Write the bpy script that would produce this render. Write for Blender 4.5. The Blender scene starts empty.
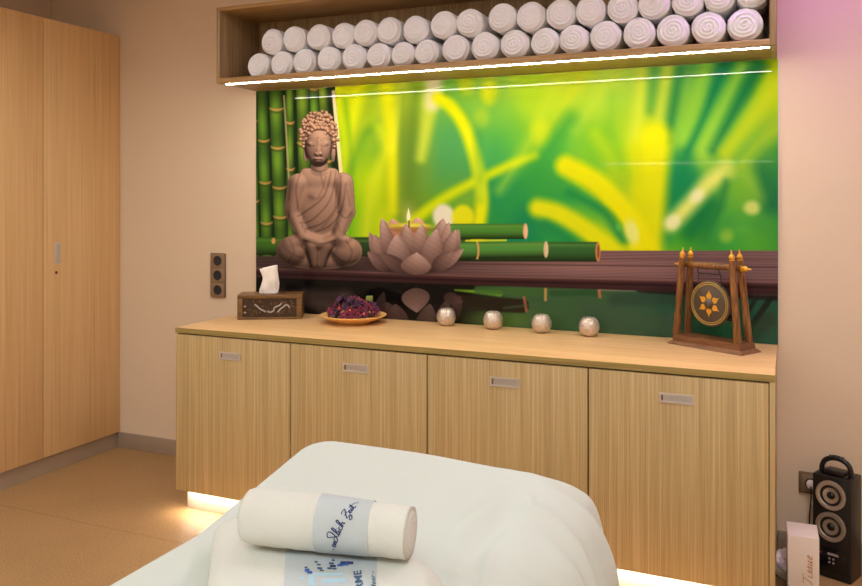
import bpy, bmesh, math, random
import numpy as np
from mathutils import Vector, Matrix, noise as mnoise
PI = math.pi
SC = bpy.context.scene
COL = SC.collection
rnd = random.Random(7)

# ------------------------------------------------------------------ measured room (metres)
F, YAW, HOR, HC = 816.7, 0.4115, 198.15, 1.57
CS, SN = math.cos(YAW), math.sin(YAW)
YW, XL, XR, YF, TOP = 3.938, -2.821, -0.042, 3.251, 0.920
ZB, ZT, YS = 2.189, 2.597, 3.573
XW, WT, WB, CB = -3.856, 2.591, 0.099, 0.1045
def at_z(u, v, z):                      # point of a horizontal plane seen at u, v in the photo
    d = (HC - z) * F / (v - HOR); r = (u - 431) / F * d
    return Vector((r*CS - d*SN, r*SN + d*CS, z))
def at_y(u, v, Y):                      # point of a plane parallel to the back wall
    k = (u - 431) / F; d = Y / (k*SN + CS)
    return Vector((d*(k*CS - SN), Y, HC - (v - HOR)*d/F))
def at_x(u, v, X):
    k = (u - 431) / F; d = X / (k*CS - SN)
    return Vector((X, d*(k*SN + CS), HC - (v - HOR)*d/F))

# ------------------------------------------------------------------ materials
def srgb(r, g, b):
    f = lambda c: (c/255/12.92 if c/255 <= .04045 else ((c/255+.055)/1.055)**2.4)
    return (f(r), f(g), f(b), 1)
def new_mat(name):
    m = bpy.data.materials.new(name); m.use_nodes = True
    nt = m.node_tree; b = nt.nodes['Principled BSDF']
    return m, nt, b
def N(nt, t, **kw):
    n = nt.nodes.new(t)
    for k, v in kw.items(): setattr(n, k, v)
    return n
def plain(name, col, rough=.5, metal=0, coat=0, noise_amt=0.06, nscale=40, bump=0, bscale=200, spec=.5, sheen=0):
    m, nt, b = new_mat(name)
    tc = N(nt, 'ShaderNodeTexCoord'); nz = N(nt, 'ShaderNodeTexNoise'); nz.inputs['Scale'].default_value = nscale
    nt.links.new(tc.outputs['Object'], nz.inputs['Vector'])
    mx = N(nt, 'ShaderNodeMix', data_type='RGBA')
    c = srgb(*col)
    mx.inputs[6].default_value = tuple(min(1, x*(1-noise_amt)) for x in c[:3]) + (1,)
    mx.inputs[7].default_value = tuple(min(1, x*(1+noise_amt)) for x in c[:3]) + (1,)
    nt.links.new(nz.outputs['Fac'], mx.inputs[0]); nt.links.new(mx.outputs[2], b.inputs['Base Color'])
    b.inputs['Roughness'].default_value = rough; b.inputs['Metallic'].default_value = metal
    b.inputs['Coat Weight'].default_value = coat; b.inputs['Coat Roughness'].default_value = .05
    b.inputs['Specular IOR Level'].default_value = spec
    if sheen: b.inputs['Sheen Weight'].default_value = sheen
    if bump:
        n2 = N(nt, 'ShaderNodeTexNoise'); n2.inputs['Scale'].default_value = bscale; n2.inputs['Detail'].default_value = 4
        nt.links.new(tc.outputs['Object'], n2.inputs['Vector'])
        bp = N(nt, 'ShaderNodeBump'); bp.inputs['Strength'].default_value = bump; bp.inputs['Distance'].default_value = .003
        nt.links.new(n2.outputs['Fac'], bp.inputs['Height']); nt.links.new(bp.outputs['Normal'], b.inputs['Normal'])
    return m
def laminate(name, stops, vec=(90, 90, 1.2), rough=.42, fine=3.2, warp=.0):
    """streaked wood laminate: stops = list of (pos, rgb), vec = stretch of the noise"""
    m, nt, b = new_mat(name)
    tc = N(nt, 'ShaderNodeTexCoord'); mp = N(nt, 'ShaderNodeMapping'); mp.inputs['Scale'].default_value = vec
    nt.links.new(tc.outputs['Object'], mp.inputs['Vector'])
    n1 = N(nt, 'ShaderNodeTexNoise'); n1.inputs['Scale'].default_value = 1.0; n1.inputs['Detail'].default_value = 3; n1.inputs['Roughness'].default_value = .55
    nt.links.new(mp.outputs['Vector'], n1.inputs['Vector'])
    mp2 = N(nt, 'ShaderNodeMapping'); mp2.inputs['Scale'].default_value = tuple(v*fine for v in vec)
    nt.links.new(tc.outputs['Object'], mp2.inputs['Vector'])
    n2 = N(nt, 'ShaderNodeTexNoise'); n2.inputs['Scale'].default_value = 1.0; n2.inputs['Detail'].default_value = 2
    nt.links.new(mp2.outputs['Vector'], n2.inputs['Vector'])
    mx = N(nt, 'ShaderNodeMix', data_type='FLOAT'); mx.inputs[0].default_value = .5
    nt.links.new(n1.outputs['Fac'], mx.inputs[2]); nt.links.new(n2.outputs['Fac'], mx.inputs[3])
    cr = N(nt, 'ShaderNodeValToRGB'); els = cr.color_ramp.elements
    while len(els) < len(stops): els.new(.5)
    for e, (p, c) in zip(els, stops): e.position = p; e.color = srgb(*c)
    nt.links.new(mx.outputs[0], cr.inputs['Fac'])
    mp3 = N(nt, 'ShaderNodeMapping'); mp3.inputs['Scale'].default_value = tuple(v*.09 for v in vec)
    nt.links.new(tc.outputs['Object'], mp3.inputs['Vector'])
    n3 = N(nt, 'ShaderNodeTexNoise'); n3.inputs['Scale'].default_value = 1.0; n3.inputs['Detail'].default_value = 1
    nt.links.new(mp3.outputs['Vector'], n3.inputs['Vector'])
    hv = N(nt, 'ShaderNodeHueSaturation')
    mr = N(nt, 'ShaderNodeMapRange'); mr.inputs[1].default_value = .3; mr.inputs[2].default_value = .7; mr.inputs[3].default_value = .96; mr.inputs[4].default_value = 1.04
    nt.links.new(n3.outputs['Fac'], mr.inputs[0]); nt.links.new(mr.outputs[0], hv.inputs['Value'])
    nt.links.new(cr.outputs['Color'], hv.inputs['Color']); nt.links.new(hv.outputs['Color'], b.inputs['Base Color'])
    b.inputs['Roughness'].default_value = rough
    bp = N(nt, 'ShaderNodeBump'); bp.inputs['Strength'].default_value = .12; bp.inputs['Distance'].default_value = .001
    nt.links.new(mx.outputs[0], bp.inputs['Height']); nt.links.new(bp.outputs['Normal'], b.inputs['Normal'])
    return m
def emit(name, col, strength):
    m, nt, b = new_mat(name)
    b.inputs['Base Color'].default_value = (*col, 1); b.inputs['Emission Color'].default_value = (*col, 1)
    b.inputs['Emission Strength'].default_value = strength
    return m

M = {}
M['oak'] = laminate('oak_laminate', [(.28, (158, 128, 82)), (.44, (184, 155, 106)), (.56, (196, 169, 120)), (.72, (214, 190, 146))], (95, 95, .9))
M['oak_dark'] = laminate('oak_laminate_wardrobe', [(.30, (196, 156, 104)), (.46, (216, 176, 124)), (.60, (224, 186, 134)), (.74, (236, 202, 154))], (60, 60, .5))
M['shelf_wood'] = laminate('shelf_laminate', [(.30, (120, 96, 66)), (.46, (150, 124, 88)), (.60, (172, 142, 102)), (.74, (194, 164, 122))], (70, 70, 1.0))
M['shelf_front'] = laminate('shelf_edge_laminate', [(.30, (140, 108, 64)), (.50, (170, 134, 84)), (.74, (196, 160, 108))], (1.2, 70, 70))
M['worktop'] = laminate('worktop_laminate', [(.30, (214, 168, 112)), (.50, (232, 188, 130)), (.72, (240, 202, 146))], (1.4, 30, 30), rough=.38)
M['edge'] = laminate('worktop_edge', [(.30, (132, 110, 56)), (.50, (160, 136, 76)), (.72, (184, 158, 98))], (1.2, 40, 160), rough=.45)
M['wall'] = plain('beige_wall_paint', (222, 200, 174), .9, noise_amt=.015, nscale=3, bump=.05, bscale=350, spec=.2)
M['ceiling'] = plain('white_ceiling_paint', (225, 215, 205), .9, noise_amt=.01, spec=.2)
M['steel'] = plain('brushed_steel_skirting', (178, 160, 142), .42, metal=.35, noise_amt=.05, nscale=8)
M['plinth'] = plain('steel_plinth', (200, 186, 170), .42, metal=.45, noise_amt=.03, nscale=6)
M['dark_gap'] = plain('shadow_gap_black', (34, 26, 18), .8)
M['alu'] = plain('brushed_aluminium', (206, 196, 188), .4, metal=.35, noise_amt=.05, nscale=60)
M['alu_dark'] = plain('aluminium_recess', (196, 190, 186), .3, metal=.6, noise_amt=.05, nscale=60)
M['brass'] = plain('dark_brass', (110, 80, 50), .35, metal=.9)
M['socket'] = plain('bronze_socket_frame', (128, 104, 80), .4, metal=.45, noise_amt=.04)
M['socket_in'] = plain('socket_insert', (142, 118, 92), .5, metal=.2)
M['black_plastic'] = plain('black_plastic', (20, 18, 18), .38, noise_amt=.1)
M['black_gloss'] = plain('black_gloss', (12, 11, 12), .16, noise_amt=.1)
M['navy'] = plain('dark_socket_hole', (26, 32, 42), .4)
M['terry'] = plain('white_terry', (252, 248, 250), .95, noise_amt=.05, nscale=260, bump=.9, bscale=520, spec=.1, sheen=.2)
M['terry2'] = plain('white_terry_cream', (234, 234, 226), .95, noise_amt=.04, nscale=300, bump=.9, bscale=650, spec=.1, sheen=.2)
M['sheet'] = plain('white_sheet', (207, 213, 206), .85, noise_amt=.01, nscale=8, bump=.05, bscale=600, spec=.15)
M['band'] = plain('towel_print_band', (194, 201, 204), .85, noise_amt=.03, nscale=200, bump=.3, bscale=500, spec=.1)
M['ink'] = plain('navy_ink', (48, 58, 104), .8)
M['ink_mid'] = plain('blue_ink', (62, 104, 176), .8)
M['ink_slate'] = plain('slate_ink', (66, 96, 130), .8)
M['ink_light'] = plain('pale_blue_ink', (172, 208, 226), .8)
M['cushion'] = plain('cream_vinyl', (226, 220, 206), .5)
M['gold'] = plain('gold_paint', (232, 168, 52), .35, metal=.35, noise_amt=.1)
M['gold_dull'] = plain('gold_ring_paint', (172, 140, 72), .45, metal=.4, noise_amt=.25, nscale=300)
M['gong'] = plain('dark_bronze_gong', (92, 80, 66), .5, metal=.4, noise_amt=.12, nscale=60, bump=.2, bscale=200)
M['gongwood'] = laminate('gong_stand_wood', [(.3, (66, 36, 14)), (.5, (122, 76, 34)), (.72, (170, 116, 60))], (55, 55, 6), rough=.35)
M['gongbase'] = laminate('gong_base_wood', [(.3, (74, 42, 22)), (.5, (112, 70, 40)), (.72, (150, 102, 62))], (6, 60, 60), rough=.35)
M['cord'] = plain('black_cord', (34, 26, 22), .7)
M['carved'] = plain('carved_dark_wood', (58, 36, 20), .38, noise_amt=.3, nscale=50, bump=.4, bscale=120)
M['carved_edge'] = laminate('tissue_box_frame_wood', [(.3, (70, 44, 20)), (.5, (112, 78, 38)), (.72, (140, 102, 56))], (8, 60, 60), rough=.35)
M['carve_hi'] = plain('worn_silver_relief', (170, 160, 150), .35, metal=.3, noise_amt=.2, nscale=100)
M['tissue'] = plain('white_tissue_paper', (244, 234, 226), .9, spec=.1)
M['plate'] = laminate('pale_wood_plate', [(.3, (226, 168, 92)), (.5, (238, 184, 108)), (.72, (246, 198, 124))], (4, 40, 40), rough=.35)
M['card'] = plain('white_carton', (236, 222, 212), .55, noise_amt=.01)
M['copper'] = plain('copper_print', (196, 140, 92), .5, metal=.2)
M['silver_cone'] = plain('silver_cone', (186, 174, 160), .32, metal=.7)
M['cone'] = plain('grey_speaker_cone', (120, 110, 102), .45, metal=.3)
M['red'] = plain('red_print', (200, 60, 60), .5)
M['grey_print'] = plain('grey_print', (150, 145, 140), .5)
M['white_plastic'] = plain('white_plastic', (226, 218, 210), .4)
M['wax'] = plain('white_wax', (240, 230, 214), .6)
for nm, c in (('magenta', (112, 20, 54)), ('rose', (142, 40, 66)), ('violet', (84, 30, 74)), ('plum', (40, 14, 30)), ('leaf', (132, 140, 62)), ('coral', (206, 96, 80))):
    M[nm] = plain('dried_' + nm, c, .7, noise_amt=.35, nscale=120)
# mottled mercury glass
def mercury():
    m, nt, b = new_mat('mercury_glass')
    tc = N(nt, 'ShaderNodeTexCoord'); v = N(nt, 'ShaderNodeTexVoronoi'); v.inputs['Scale'].default_value = 130
    nt.links.new(tc.outputs['Object'], v.inputs['Vector'])
    cr = N(nt, 'ShaderNodeValToRGB'); cr.color_ramp.elements[0].color = srgb(232, 218, 204); cr.color_ramp.elements[1].color = srgb(186, 170, 156)
    nt.links.new(v.outputs['Distance'], cr.inputs['Fac']); nt.links.new(cr.outputs['Color'], b.inputs['Base Color'])
    b.inputs['Metallic'].default_value = .55; b.inputs['Roughness'].default_value = .33
    bp = N(nt, 'ShaderNodeBump'); bp.inputs['Strength'].default_value = .6; bp.inputs['Distance'].default_value = .003
    nt.links.new(v.outputs['Distance'], bp.inputs['Height']); nt.links.new(bp.outputs['Normal'], b.inputs['Normal'])
    return m
M['mercury'] = mercury()
def floor_mat():
    m, nt, b = new_mat('brown_linoleum')
    tc = N(nt, 'ShaderNodeTexCoord')
    n1 = N(nt, 'ShaderNodeTexNoise'); n1.inputs['Scale'].default_value = 150; n1.inputs['Detail'].default_value = 3
    n2 = N(nt, 'ShaderNodeTexNoise'); n2.inputs['Scale'].default_value = 2.2; n2.inputs['Detail'].default_value = 3
    for n in (n1, n2): nt.links.new(tc.outputs['Object'], n.inputs['Vector'])
    cr = N(nt, 'ShaderNodeValToRGB'); e = cr.color_ramp.elements
    e[0].position = .3; e[0].color = srgb(142, 108, 68); e[1].position = .7; e[1].color = srgb(188, 150, 104)
    nt.links.new(n1.outputs['Fac'], cr.inputs['Fac'])
    # tile joints every 0.6 m, one at y = 2.95
    sp = N(nt, 'ShaderNodeSeparateXYZ'); nt.links.new(tc.outputs['Object'], sp.inputs[0])
    def joint(axis, off):
        a = N(nt, 'ShaderNodeMath', operation='ADD'); a.inputs[1].default_value = off; nt.links.new(sp.outputs[axis], a.inputs[0])
        p = N(nt, 'ShaderNodeMath', operation='PINGPONG'); p.inputs[1].default_value = .6; nt.links.new(a.outputs[0], p.inputs[0])
        l = N(nt, 'ShaderNodeMath', operation='LESS_THAN'); l.inputs[1].default_value = .004; nt.links.new(p.outputs[0], l.inputs[0])
        return l
    j1 = joint(1, -2.95)
    hv = N(nt, 'ShaderNodeHueSaturation')
    mr = N(nt, 'ShaderNodeMapRange'); mr.inputs[1].default_value = .3; mr.inputs[2].default_value = .7; mr.inputs[3].default_value = .93; mr.inputs[4].default_value = 1.07
    nt.links.new(n2.outputs['Fac'], mr.inputs[0]); nt.links.new(mr.outputs[0], hv.inputs['Value']); nt.links.new(cr.outputs['Color'], hv.inputs['Color'])
    mx = N(nt, 'ShaderNodeMix', data_type='RGBA'); mx.inputs[7].default_value = srgb(124, 84, 50)
    md = N(nt, 'ShaderNodeMath', operation='MULTIPLY'); md.inputs[1].default_value = .45; nt.links.new(j1.outputs[0], md.inputs[0])
    nt.links.new(md.outputs[0], mx.inputs[0]); nt.links.new(hv.outputs['Color'], mx.inputs[6]); nt.links.new(mx.outputs[2], b.inputs['Base Color'])
    b.inputs['Roughness'].default_value = .5; b.inputs['Specular IOR Level'].default_value = .35
    return m
M['floor'] = floor_mat()
M['led'] = emit('warm_led', (.96, .90, .80), 135)
M['led_floor'] = emit('warm_led_floor', (1.0, .88, .72), 110)
M['panel'] = emit('fill_panel_light', (.86, .97, 1.0), 9.0)
M['lamp'] = emit('fill_downlight_glow', (1.0, .86, .70), 30)

# ------------------------------------------------------------------ mesh helpers
def link(name, me, mat, parent=None, loc=None, rz=0, smooth=None):
    o = bpy.data.objects.new(name, me); COL.objects.link(o)
    if mat is not None and not me.materials: me.materials.append(mat)
    if parent: o.parent = parent
    if loc is not None: o.location = loc
    if rz: o.rotation_euler = (0, 0, rz)
    if smooth is True: me.shade_smooth()
    elif smooth: me.shade_smooth(); me.set_sharp_from_angle(angle=smooth)
    return o
def from_bm(name, bm, mat, parent=None, loc=None, rz=0, smooth=math.radians(40)):
    bmesh.ops.recalc_face_normals(bm, faces=bm.faces)
    me = bpy.data.meshes.new(name); bm.to_mesh(me); bm.free()
    return link(name, me, mat, parent, loc, rz, smooth)
def add_box(bm, x0, x1, y0, y1, z0, z1, bev=0, seg=2):
    vs = [bm.verts.new(p) for p in ((x0,y0,z0),(x1,y0,z0),(x1,y1,z0),(x0,y1,z0),(x0,y0,z1),(x1,y0,z1),(x1,y1,z1),(x0,y1,z1))]
    fs = [bm.faces.new([vs[i] for i in f]) for f in ((0,3,2,1),(4,5,6,7),(0,1,5,4),(1,2,6,5),(2,3,7,6),(3,0,4,7))]
    if bev:
        es = list({e for f in fs for e in f.edges})
        bmesh.ops.bevel(bm, geom=es, offset=bev, segments=seg, affect='EDGES', profile=.5)
def box(name, b, mat, parent=None, bev=0, loc=None, rz=0):
    bm = bmesh.new(); add_box(bm, *b, bev=bev); return from_bm(name, bm, mat, parent, loc, rz)
def add_lathe(bm, prof, seg=32, mtx=None):
    rings = []
    for r, z in prof:
        if r < 1e-6: rings.append([bm.verts.new((0, 0, z))])
        else: rings.append([bm.verts.new((r*math.cos(2*PI*i/seg), r*math.sin(2*PI*i/seg), z)) for i in range(seg)])
    for a, b in zip(rings, rings[1:]):
        for i in range(seg):
            j = (i+1) % seg
            f = [a[i % len(a)], a[j % len(a)], b[j % len(b)], b[i % len(b)]]
            f = list(dict.fromkeys(f))
            if len(f) > 2:
                try: bm.faces.new(f)
                except ValueError: pass
    if mtx is not None:
        for ring in rings:
            for v in ring: v.co = mtx @ v.co
def lathe(name, prof, mat, parent=None, seg=32, mtx=None, loc=None, rz=0, smooth=math.radians(50)):
    bm = bmesh.new(); add_lathe(bm, prof, seg, mtx); return from_bm(name, bm, mat, parent, loc, rz, smooth)
def add_tube(bm, pts, rad, seg=10, cap=True):
    pts = [Vector(p) for p in pts]; rs = rad if isinstance(rad, (list, tuple)) else [rad]*len(pts)
    rings = []; up = Vector((0, 0, 1)); prev = None
    for i, p in enumerate(pts):
        t = (pts[min(i+1, len(pts)-1)] - pts[max(i-1, 0)]).normalized()
        if prev is None:
            a = up if abs(t.dot(up)) < .9 else Vector((1, 0, 0)); n = (a - t*a.dot(t)).normalized()
        else: n = (prev - t*prev.dot(t)).normalized()
        prev = n; b = t.cross(n)
        rings.append([bm.verts.new(p + (n*math.cos(2*PI*k/seg) + b*math.sin(2*PI*k/seg))*rs[i]) for k in range(seg)])
    for a, b in zip(rings, rings[1:]):
        for k in range(seg): bm.faces.new([a[k], a[(k+1) % seg], b[(k+1) % seg], b[k]])
    if cap: bm.faces.new(rings[0][::-1]); bm.faces.new(rings[-1])
def tube(name, pts, rad, mat, parent=None, seg=10, loc=None, rz=0):
    bm = bmesh.new(); add_tube(bm, pts, rad, seg); return from_bm(name, bm, mat, parent, loc, rz)
def catmull(pts, n=6):
    P = [Vector(p) for p in pts]; out = []
    for i in range(len(P)-1):
        a, b, c, d = P[max(i-1, 0)], P[i], P[i+1], P[min(i+2, len(P)-1)]
        for k in range(n):
            t = k/n
            out.append(.5*((2*b) + (c-a)*t + (2*a-5*b+4*c-d)*t*t + (3*b-a-3*c+d)*t**3))
    out.append(P[-1]); return out

# ------------------------------------------------------------------ thing helpers
def thing(name, label, cat, loc=(0, 0, 0), rz=0, group=None):
    o = bpy.data.objects.new(name, None); COL.objects.link(o); o.empty_display_size = .05
    o.location = loc; o.rotation_euler = (0, 0, rz); return tag(o, label, cat, group)
def tag(o, label, cat, group=None):
    o['label'] = label; o['category'] = cat
    if group: o['group'] = group
    return o
def struct(o): o['kind'] = 'structure'; return o

# ================================================================== ROOM SHELL
XLW, XRW, YB, ZC = -4.46, 1.55, -2.2, 2.95
struct(box('floor', (XLW-.1, XRW+.1, YB-.1, YW+.1, -.1, 0), M['floor']))
struct(box('ceiling', (XLW-.1, XRW+.1, YB-.1, YW+.1, ZC, ZC+.1), M['ceiling']))
struct(box('wall_back', (XLW-.1, XRW+.1, YW, YW+.1, 0, ZC), M['wall']))
struct(box('wall_left', (XLW-.1, XLW, YB, YW, 0, ZC), M['wall']))
struct(box('wall_right', (XRW, XRW+.1, YB, YW, 0, ZC), M['wall']))
struct(box('wall_rear', (XLW-.1, XRW+.1, YB-.1, YB, 0, ZC), M['wall']))
struct(box('baseboard_back_left', (XW-.014, XL+.1, YW-.012, YW-.0005, 0.0005, .098), M['steel'], bev=.002))
struct(box('baseboard_back_right', (XR+.002, XRW-.002, YW-.012, YW-.0005, 0.0005, .098), M['steel'], bev=.002))

# ================================================================== WARDROBE (left wall)
wd = thing('wardrobe', 'tall oak laminate wardrobe with flat doors standing along the left wall', 'wardrobe', (XW, YW, 0))
seam = at_x(43.4, 300, XW).y - YW; dw = -seam
box('body', (-.585, -.0235, -2*dw-.004, -.003, WB, WT), M['oak_dark'], wd)
box('gap_shade_strip', (-.0233, -.0212, -2*dw, -.004, WB+.002, WT-.002), M['dark_gap'], wd)  # dark strip paints in the shade between the doors
box('plinth', (-.58, -.016, -2*dw-.004, -.003, .0005, WB-.001), M['steel'], wd)
for k in range(2):
    y1 = -.004 - k*dw; y0 = y1 - dw + .006
    d = box('door', (-.021, 0, y0, y1, WB, WT), M['oak_dark'], wd, bev=.0012)
    if k == 0:
        hp = at_x(57.5, 242.5, XW); hq = at_x(57.5, 264, XW)
        cy = hp.y - YW
        h = box('handle', (-.001, .0025, cy-.020, cy+.020, hq.z, hp.z), M['alu'], d, bev=.001); h['label'] = 'recessed brushed metal handle'
        box('grip', (.0022, .0028, cy-.004, cy+.013, hq.z+.012, hp.z-.012), M['alu_dark'], h)
        lk = at_x(56.3, 272.5, XW)
        lathe('lock', [(0, .006), (.006, .006), (.0085, .003), (.009, 0)], M['brass'], d, 16, Matrix.Translation((0, lk.y-YW, lk.z)) @ Matrix.Rotation(PI/2, 4, 'Y'))

# ================================================================== LOW CABINETS
wp = thing('worktop', 'long pale oak worktop running over the four low cabinets', 'worktop', (XL, YF, 0))
W = XR - XL
box('worktop_board', (0, W, 0, YW-YF-.002, TOP-.0255, TOP), M['worktop'], wp, bev=.001)
e = box('edge_band', (-.0008, W+.0008, -.0016, -.0001, TOP-.0255, TOP-.0005), M['edge'], wp)
seams = [XL] + [at_y(u, 420, YF).x for u in (290, 427, 588)] + [XR]
names = ['low oak cabinet at the left end of the row, its handle dull brown', 'low oak cabinet below the plate of purple flowers, second from the left end',
         'low oak cabinet below the four silver candle holders, third from the left end', 'low oak cabinet at the right end of the row, below the gong']
ZD = TOP - .033
plates = [(219.5, 240.5, 351.5, 361), (343, 368.5, 363, 373.5), (490, 519.5, 376.7, 388.2), (659, 694.3, 393, 404.6)]
for k in range(4):
    a, b = seams[k], seams[k+1]
    c = thing('cabinet', names[k], 'cabinet', (a, YF, 0), 0, 'low cabinets under the worktop'); w = b-a
    box('body', (.001, w-.001, .021, YW-YF-.004, CB, TOP-.027), M['oak'], c)
    box('gap_shade_strip', (.0012, w-(.019 if k == 3 else .0012), .0185, .0205, CB+.004, TOP-.027), M['dark_gap'], c)  # black behind the door edges stands in for gap shade
    r_end = .0215 if k == 3 else .003
    if k == 3: box('end_panel', (w-.0185, w, 0, .0208, CB, TOP-.027), M['oak'], c, bev=.0008)
    dr = box('door', (.003 if k else .0008, w-r_end, .001, .018, CB, ZD), M['oak'], c, bev=.001)
    u0, u1, v0, v1 = plates[k]
    p = at_y(u0, (v0+v1)/2, YF); q = at_y(u1, (v0+v1)/2, YF); um = (u0+u1)/2
    hh = (at_y(um, v0+1.0, YF).z - at_y(um, v1-1.0, YF).z)/2; zc = at_y(um, (v0+v1)/2, YF).z
    x0, x1 = p.x-a, q.x-a
    h = bmesh.new()                     # frame around a recessed tray
    t = .0075
    for bb in ((x0, x1, zc+hh-t, zc+hh), (x0, x1, zc-hh, zc-hh+t), (x0, x0+t, zc-hh+t, zc+hh-t), (x1-t*1.4, x1, zc-hh+t, zc+hh-t)):
        add_box(h, bb[0], bb[1], -.0022, .002, bb[2], bb[3])
    hd = from_bm('handle', h, M['alu'], dr)
    box('grip_tray', (x0+t, x1-t*1.4, -.0006, .001, zc-hh+t, zc+hh-t), M['alu_dark'], hd)
    box('grip_slot', (x0+t, x0+t+.008, -.0012, -.0004, zc-hh+t, zc+hh-t), M['socket'], hd)
box('cabinet_plinth', (XL+.034, XR-.02, YF+.05, YF+.07, .0005, CB-.001), M['plinth'])
tag(bpy.data.objects['cabinet_plinth'], 'pale metal plinth lit from above under the low cabinets', 'plinth')
fl = thing('floor_light', 'warm light strip glowing under the low cabinets along the floor', 'light strip', (XL+.04, YF+.025, CB))
box('light_profile', (0, W-.08, -.009, .009, -.004, -.0005), M['alu'], fl)
box('light_bar', (.002, W-.082, -.006, .006, -.007, -.004), M['led_floor'], fl)

# ================================================================== WALL SHELF
sh = thing('wall_shelf', 'long open oak wall shelf box full of rolled white towels', 'shelf', (XL, YS, ZB))
SD, SH = YW-YS-.002, ZT-ZB
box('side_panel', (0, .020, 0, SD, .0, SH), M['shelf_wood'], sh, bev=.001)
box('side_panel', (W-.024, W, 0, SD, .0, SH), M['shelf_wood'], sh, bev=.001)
box('bottom_board', (.020, W-.024, 0.0, SD, 0, .026), M['shelf_front'], sh, bev=.001)
box('top_board', (.020, W-.024, 0.0, SD, SH-.020, SH), M['shelf_front'], sh, bev=.001)
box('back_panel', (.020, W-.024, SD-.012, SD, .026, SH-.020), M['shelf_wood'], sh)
lp = box('light_profile', (.048, W-.022, .012, .030, -.005, -.0003), M['alu'], sh)
box('light_bar', (.050, W-.026, .0165, .0255, -.0075, -.005), M['led'], lp)

# rolled towels
def roll_mesh(name, r, L, seed, turns=4.2):
    g = random.Random(seed); S, R = 40, 26
    bm = bmesh.new()
    def rad(th, y):
        return r*(1 + .014*math.sin(2*th+seed) + .009*math.sin(3*th+seed*2.1) + .007*math.sin(7*th+y*30+seed)
                  - .03*max(0, -math.sin(th))**6)
    ph0 = g.uniform(0, 2*PI)
    sign = g.choice((-1, 1)); ox, oz = g.uniform(-.08, .08)*r, g.uniform(-.08, .08)*r
    rings = []
    for k in range(R+1):
        f = k/R; ring = []
        for i in range(S):
            th = 2*PI*i/S; rr = rad(th, 0)*f
            s = f*turns - sign*th/(2*PI) + ph0/(2*PI)
            fr = s - math.floor(s)
            groove = -(.0055)*math.exp(-((min(fr, 1-fr))/.14)**2)*(1 if f > .05 else 0)
            dome = .010*(1-f**2) if f < .95 else 0
            edge = -.004 + .016*max(0, f-.8)/.2 * (f > .8)
            y = groove*1.0 - dome + edge + .003*mnoise.noise(Vector((rr*60*math.cos(th), rr*60*math.sin(th), seed)))
            if k == R: y = .008
            x0 = ox*(1-f)*f*2; z0 = oz*(1-f)*f*2
            ring.append(bm.verts.new((x0+rr*math.cos(th), y, z0+rr*math.sin(th))))
            if k == 0: break
        rings.append(ring)
    for y in (.018, .05, .12, L-.02, L):
        q = .985 if y == L else 1.0
        rings.append([bm.verts.new((q*rad(2*PI*i/S, y)*math.cos(2*PI*i/S), y, q*rad(2*PI*i/S, y)*math.sin(2*PI*i/S))) for i in range(S)])
    for a, b in zip(rings, rings[1:]):
        for i in range(S):
            j = (i+1) % S
            f = list(dict.fromkeys([a[i % len(a)], a[j % len(a)], b[j % len(b)], b[i % len(b)]]))
            if len(f) > 2: bm.faces.new(f)
    bm.faces.new(rings[-1])
    bmesh.ops.recalc_face_normals(bm, faces=bm.faces)
    me = bpy.data.meshes.new(name); bm.to_mesh(me); bm.free(); me.materials.append(M['terry']); me.shade_smooth(); return me
low = [257.7, 280.7, 303.3, 328.7, 353.8, 378.5, 402.5, 426.2, 455, 484.3, 513.7, 544.3, 573.5, 605.2, 639, 672.7, 708.2, 745]
upp = [270.9, 293.5, 317.9, 342.3, 364.9, 388.2, 414.7, 442.5, 469.3, 502, 530.7, 560, 589.9, 622.3, 653.6, 687.4, 719.7, 752.8]
variants = [roll_mesh('rolled_towel', 1.0*.0695, .225, s) for s in range(1, 7)]
ordn = ['leftmost', 'second', 'third', 'fourth', 'fifth', 'sixth', 'seventh', 'eighth', 'ninth']
yrow = lambda x: YS+.040+.075*max(0, min(1, (XR-x)/(XR-XL)))**1.5
def place_roll(k, row, x, z, r):
    me = variants[(k*5 + row*3) % 6]
    o = bpy.data.objects.new('rolled_towel', me); COL.objects.link(o)
    o.location = (x, yrow(x)+rnd.uniform(-.006, .006), z); s = r/.0695
    o.scale = (s, 1, s); o.rotation_euler = (0, (k*.8+row) % 1.1 - .55, rnd.uniform(-.03, .03))
    n = len(low)
    if k < 9: pos = 'the leftmost' if k == 0 else ordn[k] + ' from the left end'
    else: pos = 'the rightmost' if k == n-1 else ordn[n-1-k] + ' from the right end'
    rw = 'bottom row' if row == 0 else 'upper row'
    tag(o, f'rolled white towel in the {rw} on the wall shelf, {pos}', 'towel', f'rolled towels in the {rw}')
def ux_(u):
    x = at_y(u, 50, YS+.06).x
    return at_y(u, 50, yrow(x)).x
xs = [ux_(u) for u in low]; z0 = ZB+.0265
cen = []
for k, x in enumerate(xs):
    gap = min(xs[k]-xs[k-1] if k else 9, xs[k+1]-xs[k] if k < len(xs)-1 else 9)
    r = min(.0705, gap/2*1.0); r = max(r, .060)
    if k == len(xs)-1: x = min(x, XR-.026-r); 
    cen.append((x, z0+r, r)); place_roll(k, 0, x, z0+r+.001, r*.978)
for k, u in enumerate(upp):
    x = ux_(u)
    gap = min(x - ux_(upp[k-1]) if k else 9, ux_(upp[k+1]) - x if k < 17 else 9)
    r = max(.060, min(.070, gap/2*1.02))
    if k == 17: x = min(x, XR-.026-r)
    z = max([cz + math.sqrt(max(0, ((r+cr)*1.0)**2 - (x-cx)**2)) for cx, cz, cr in cen if abs(x-cx) < r+cr] + [z0+r])
    place_roll(k, 1, x, z, r*.978)

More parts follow.
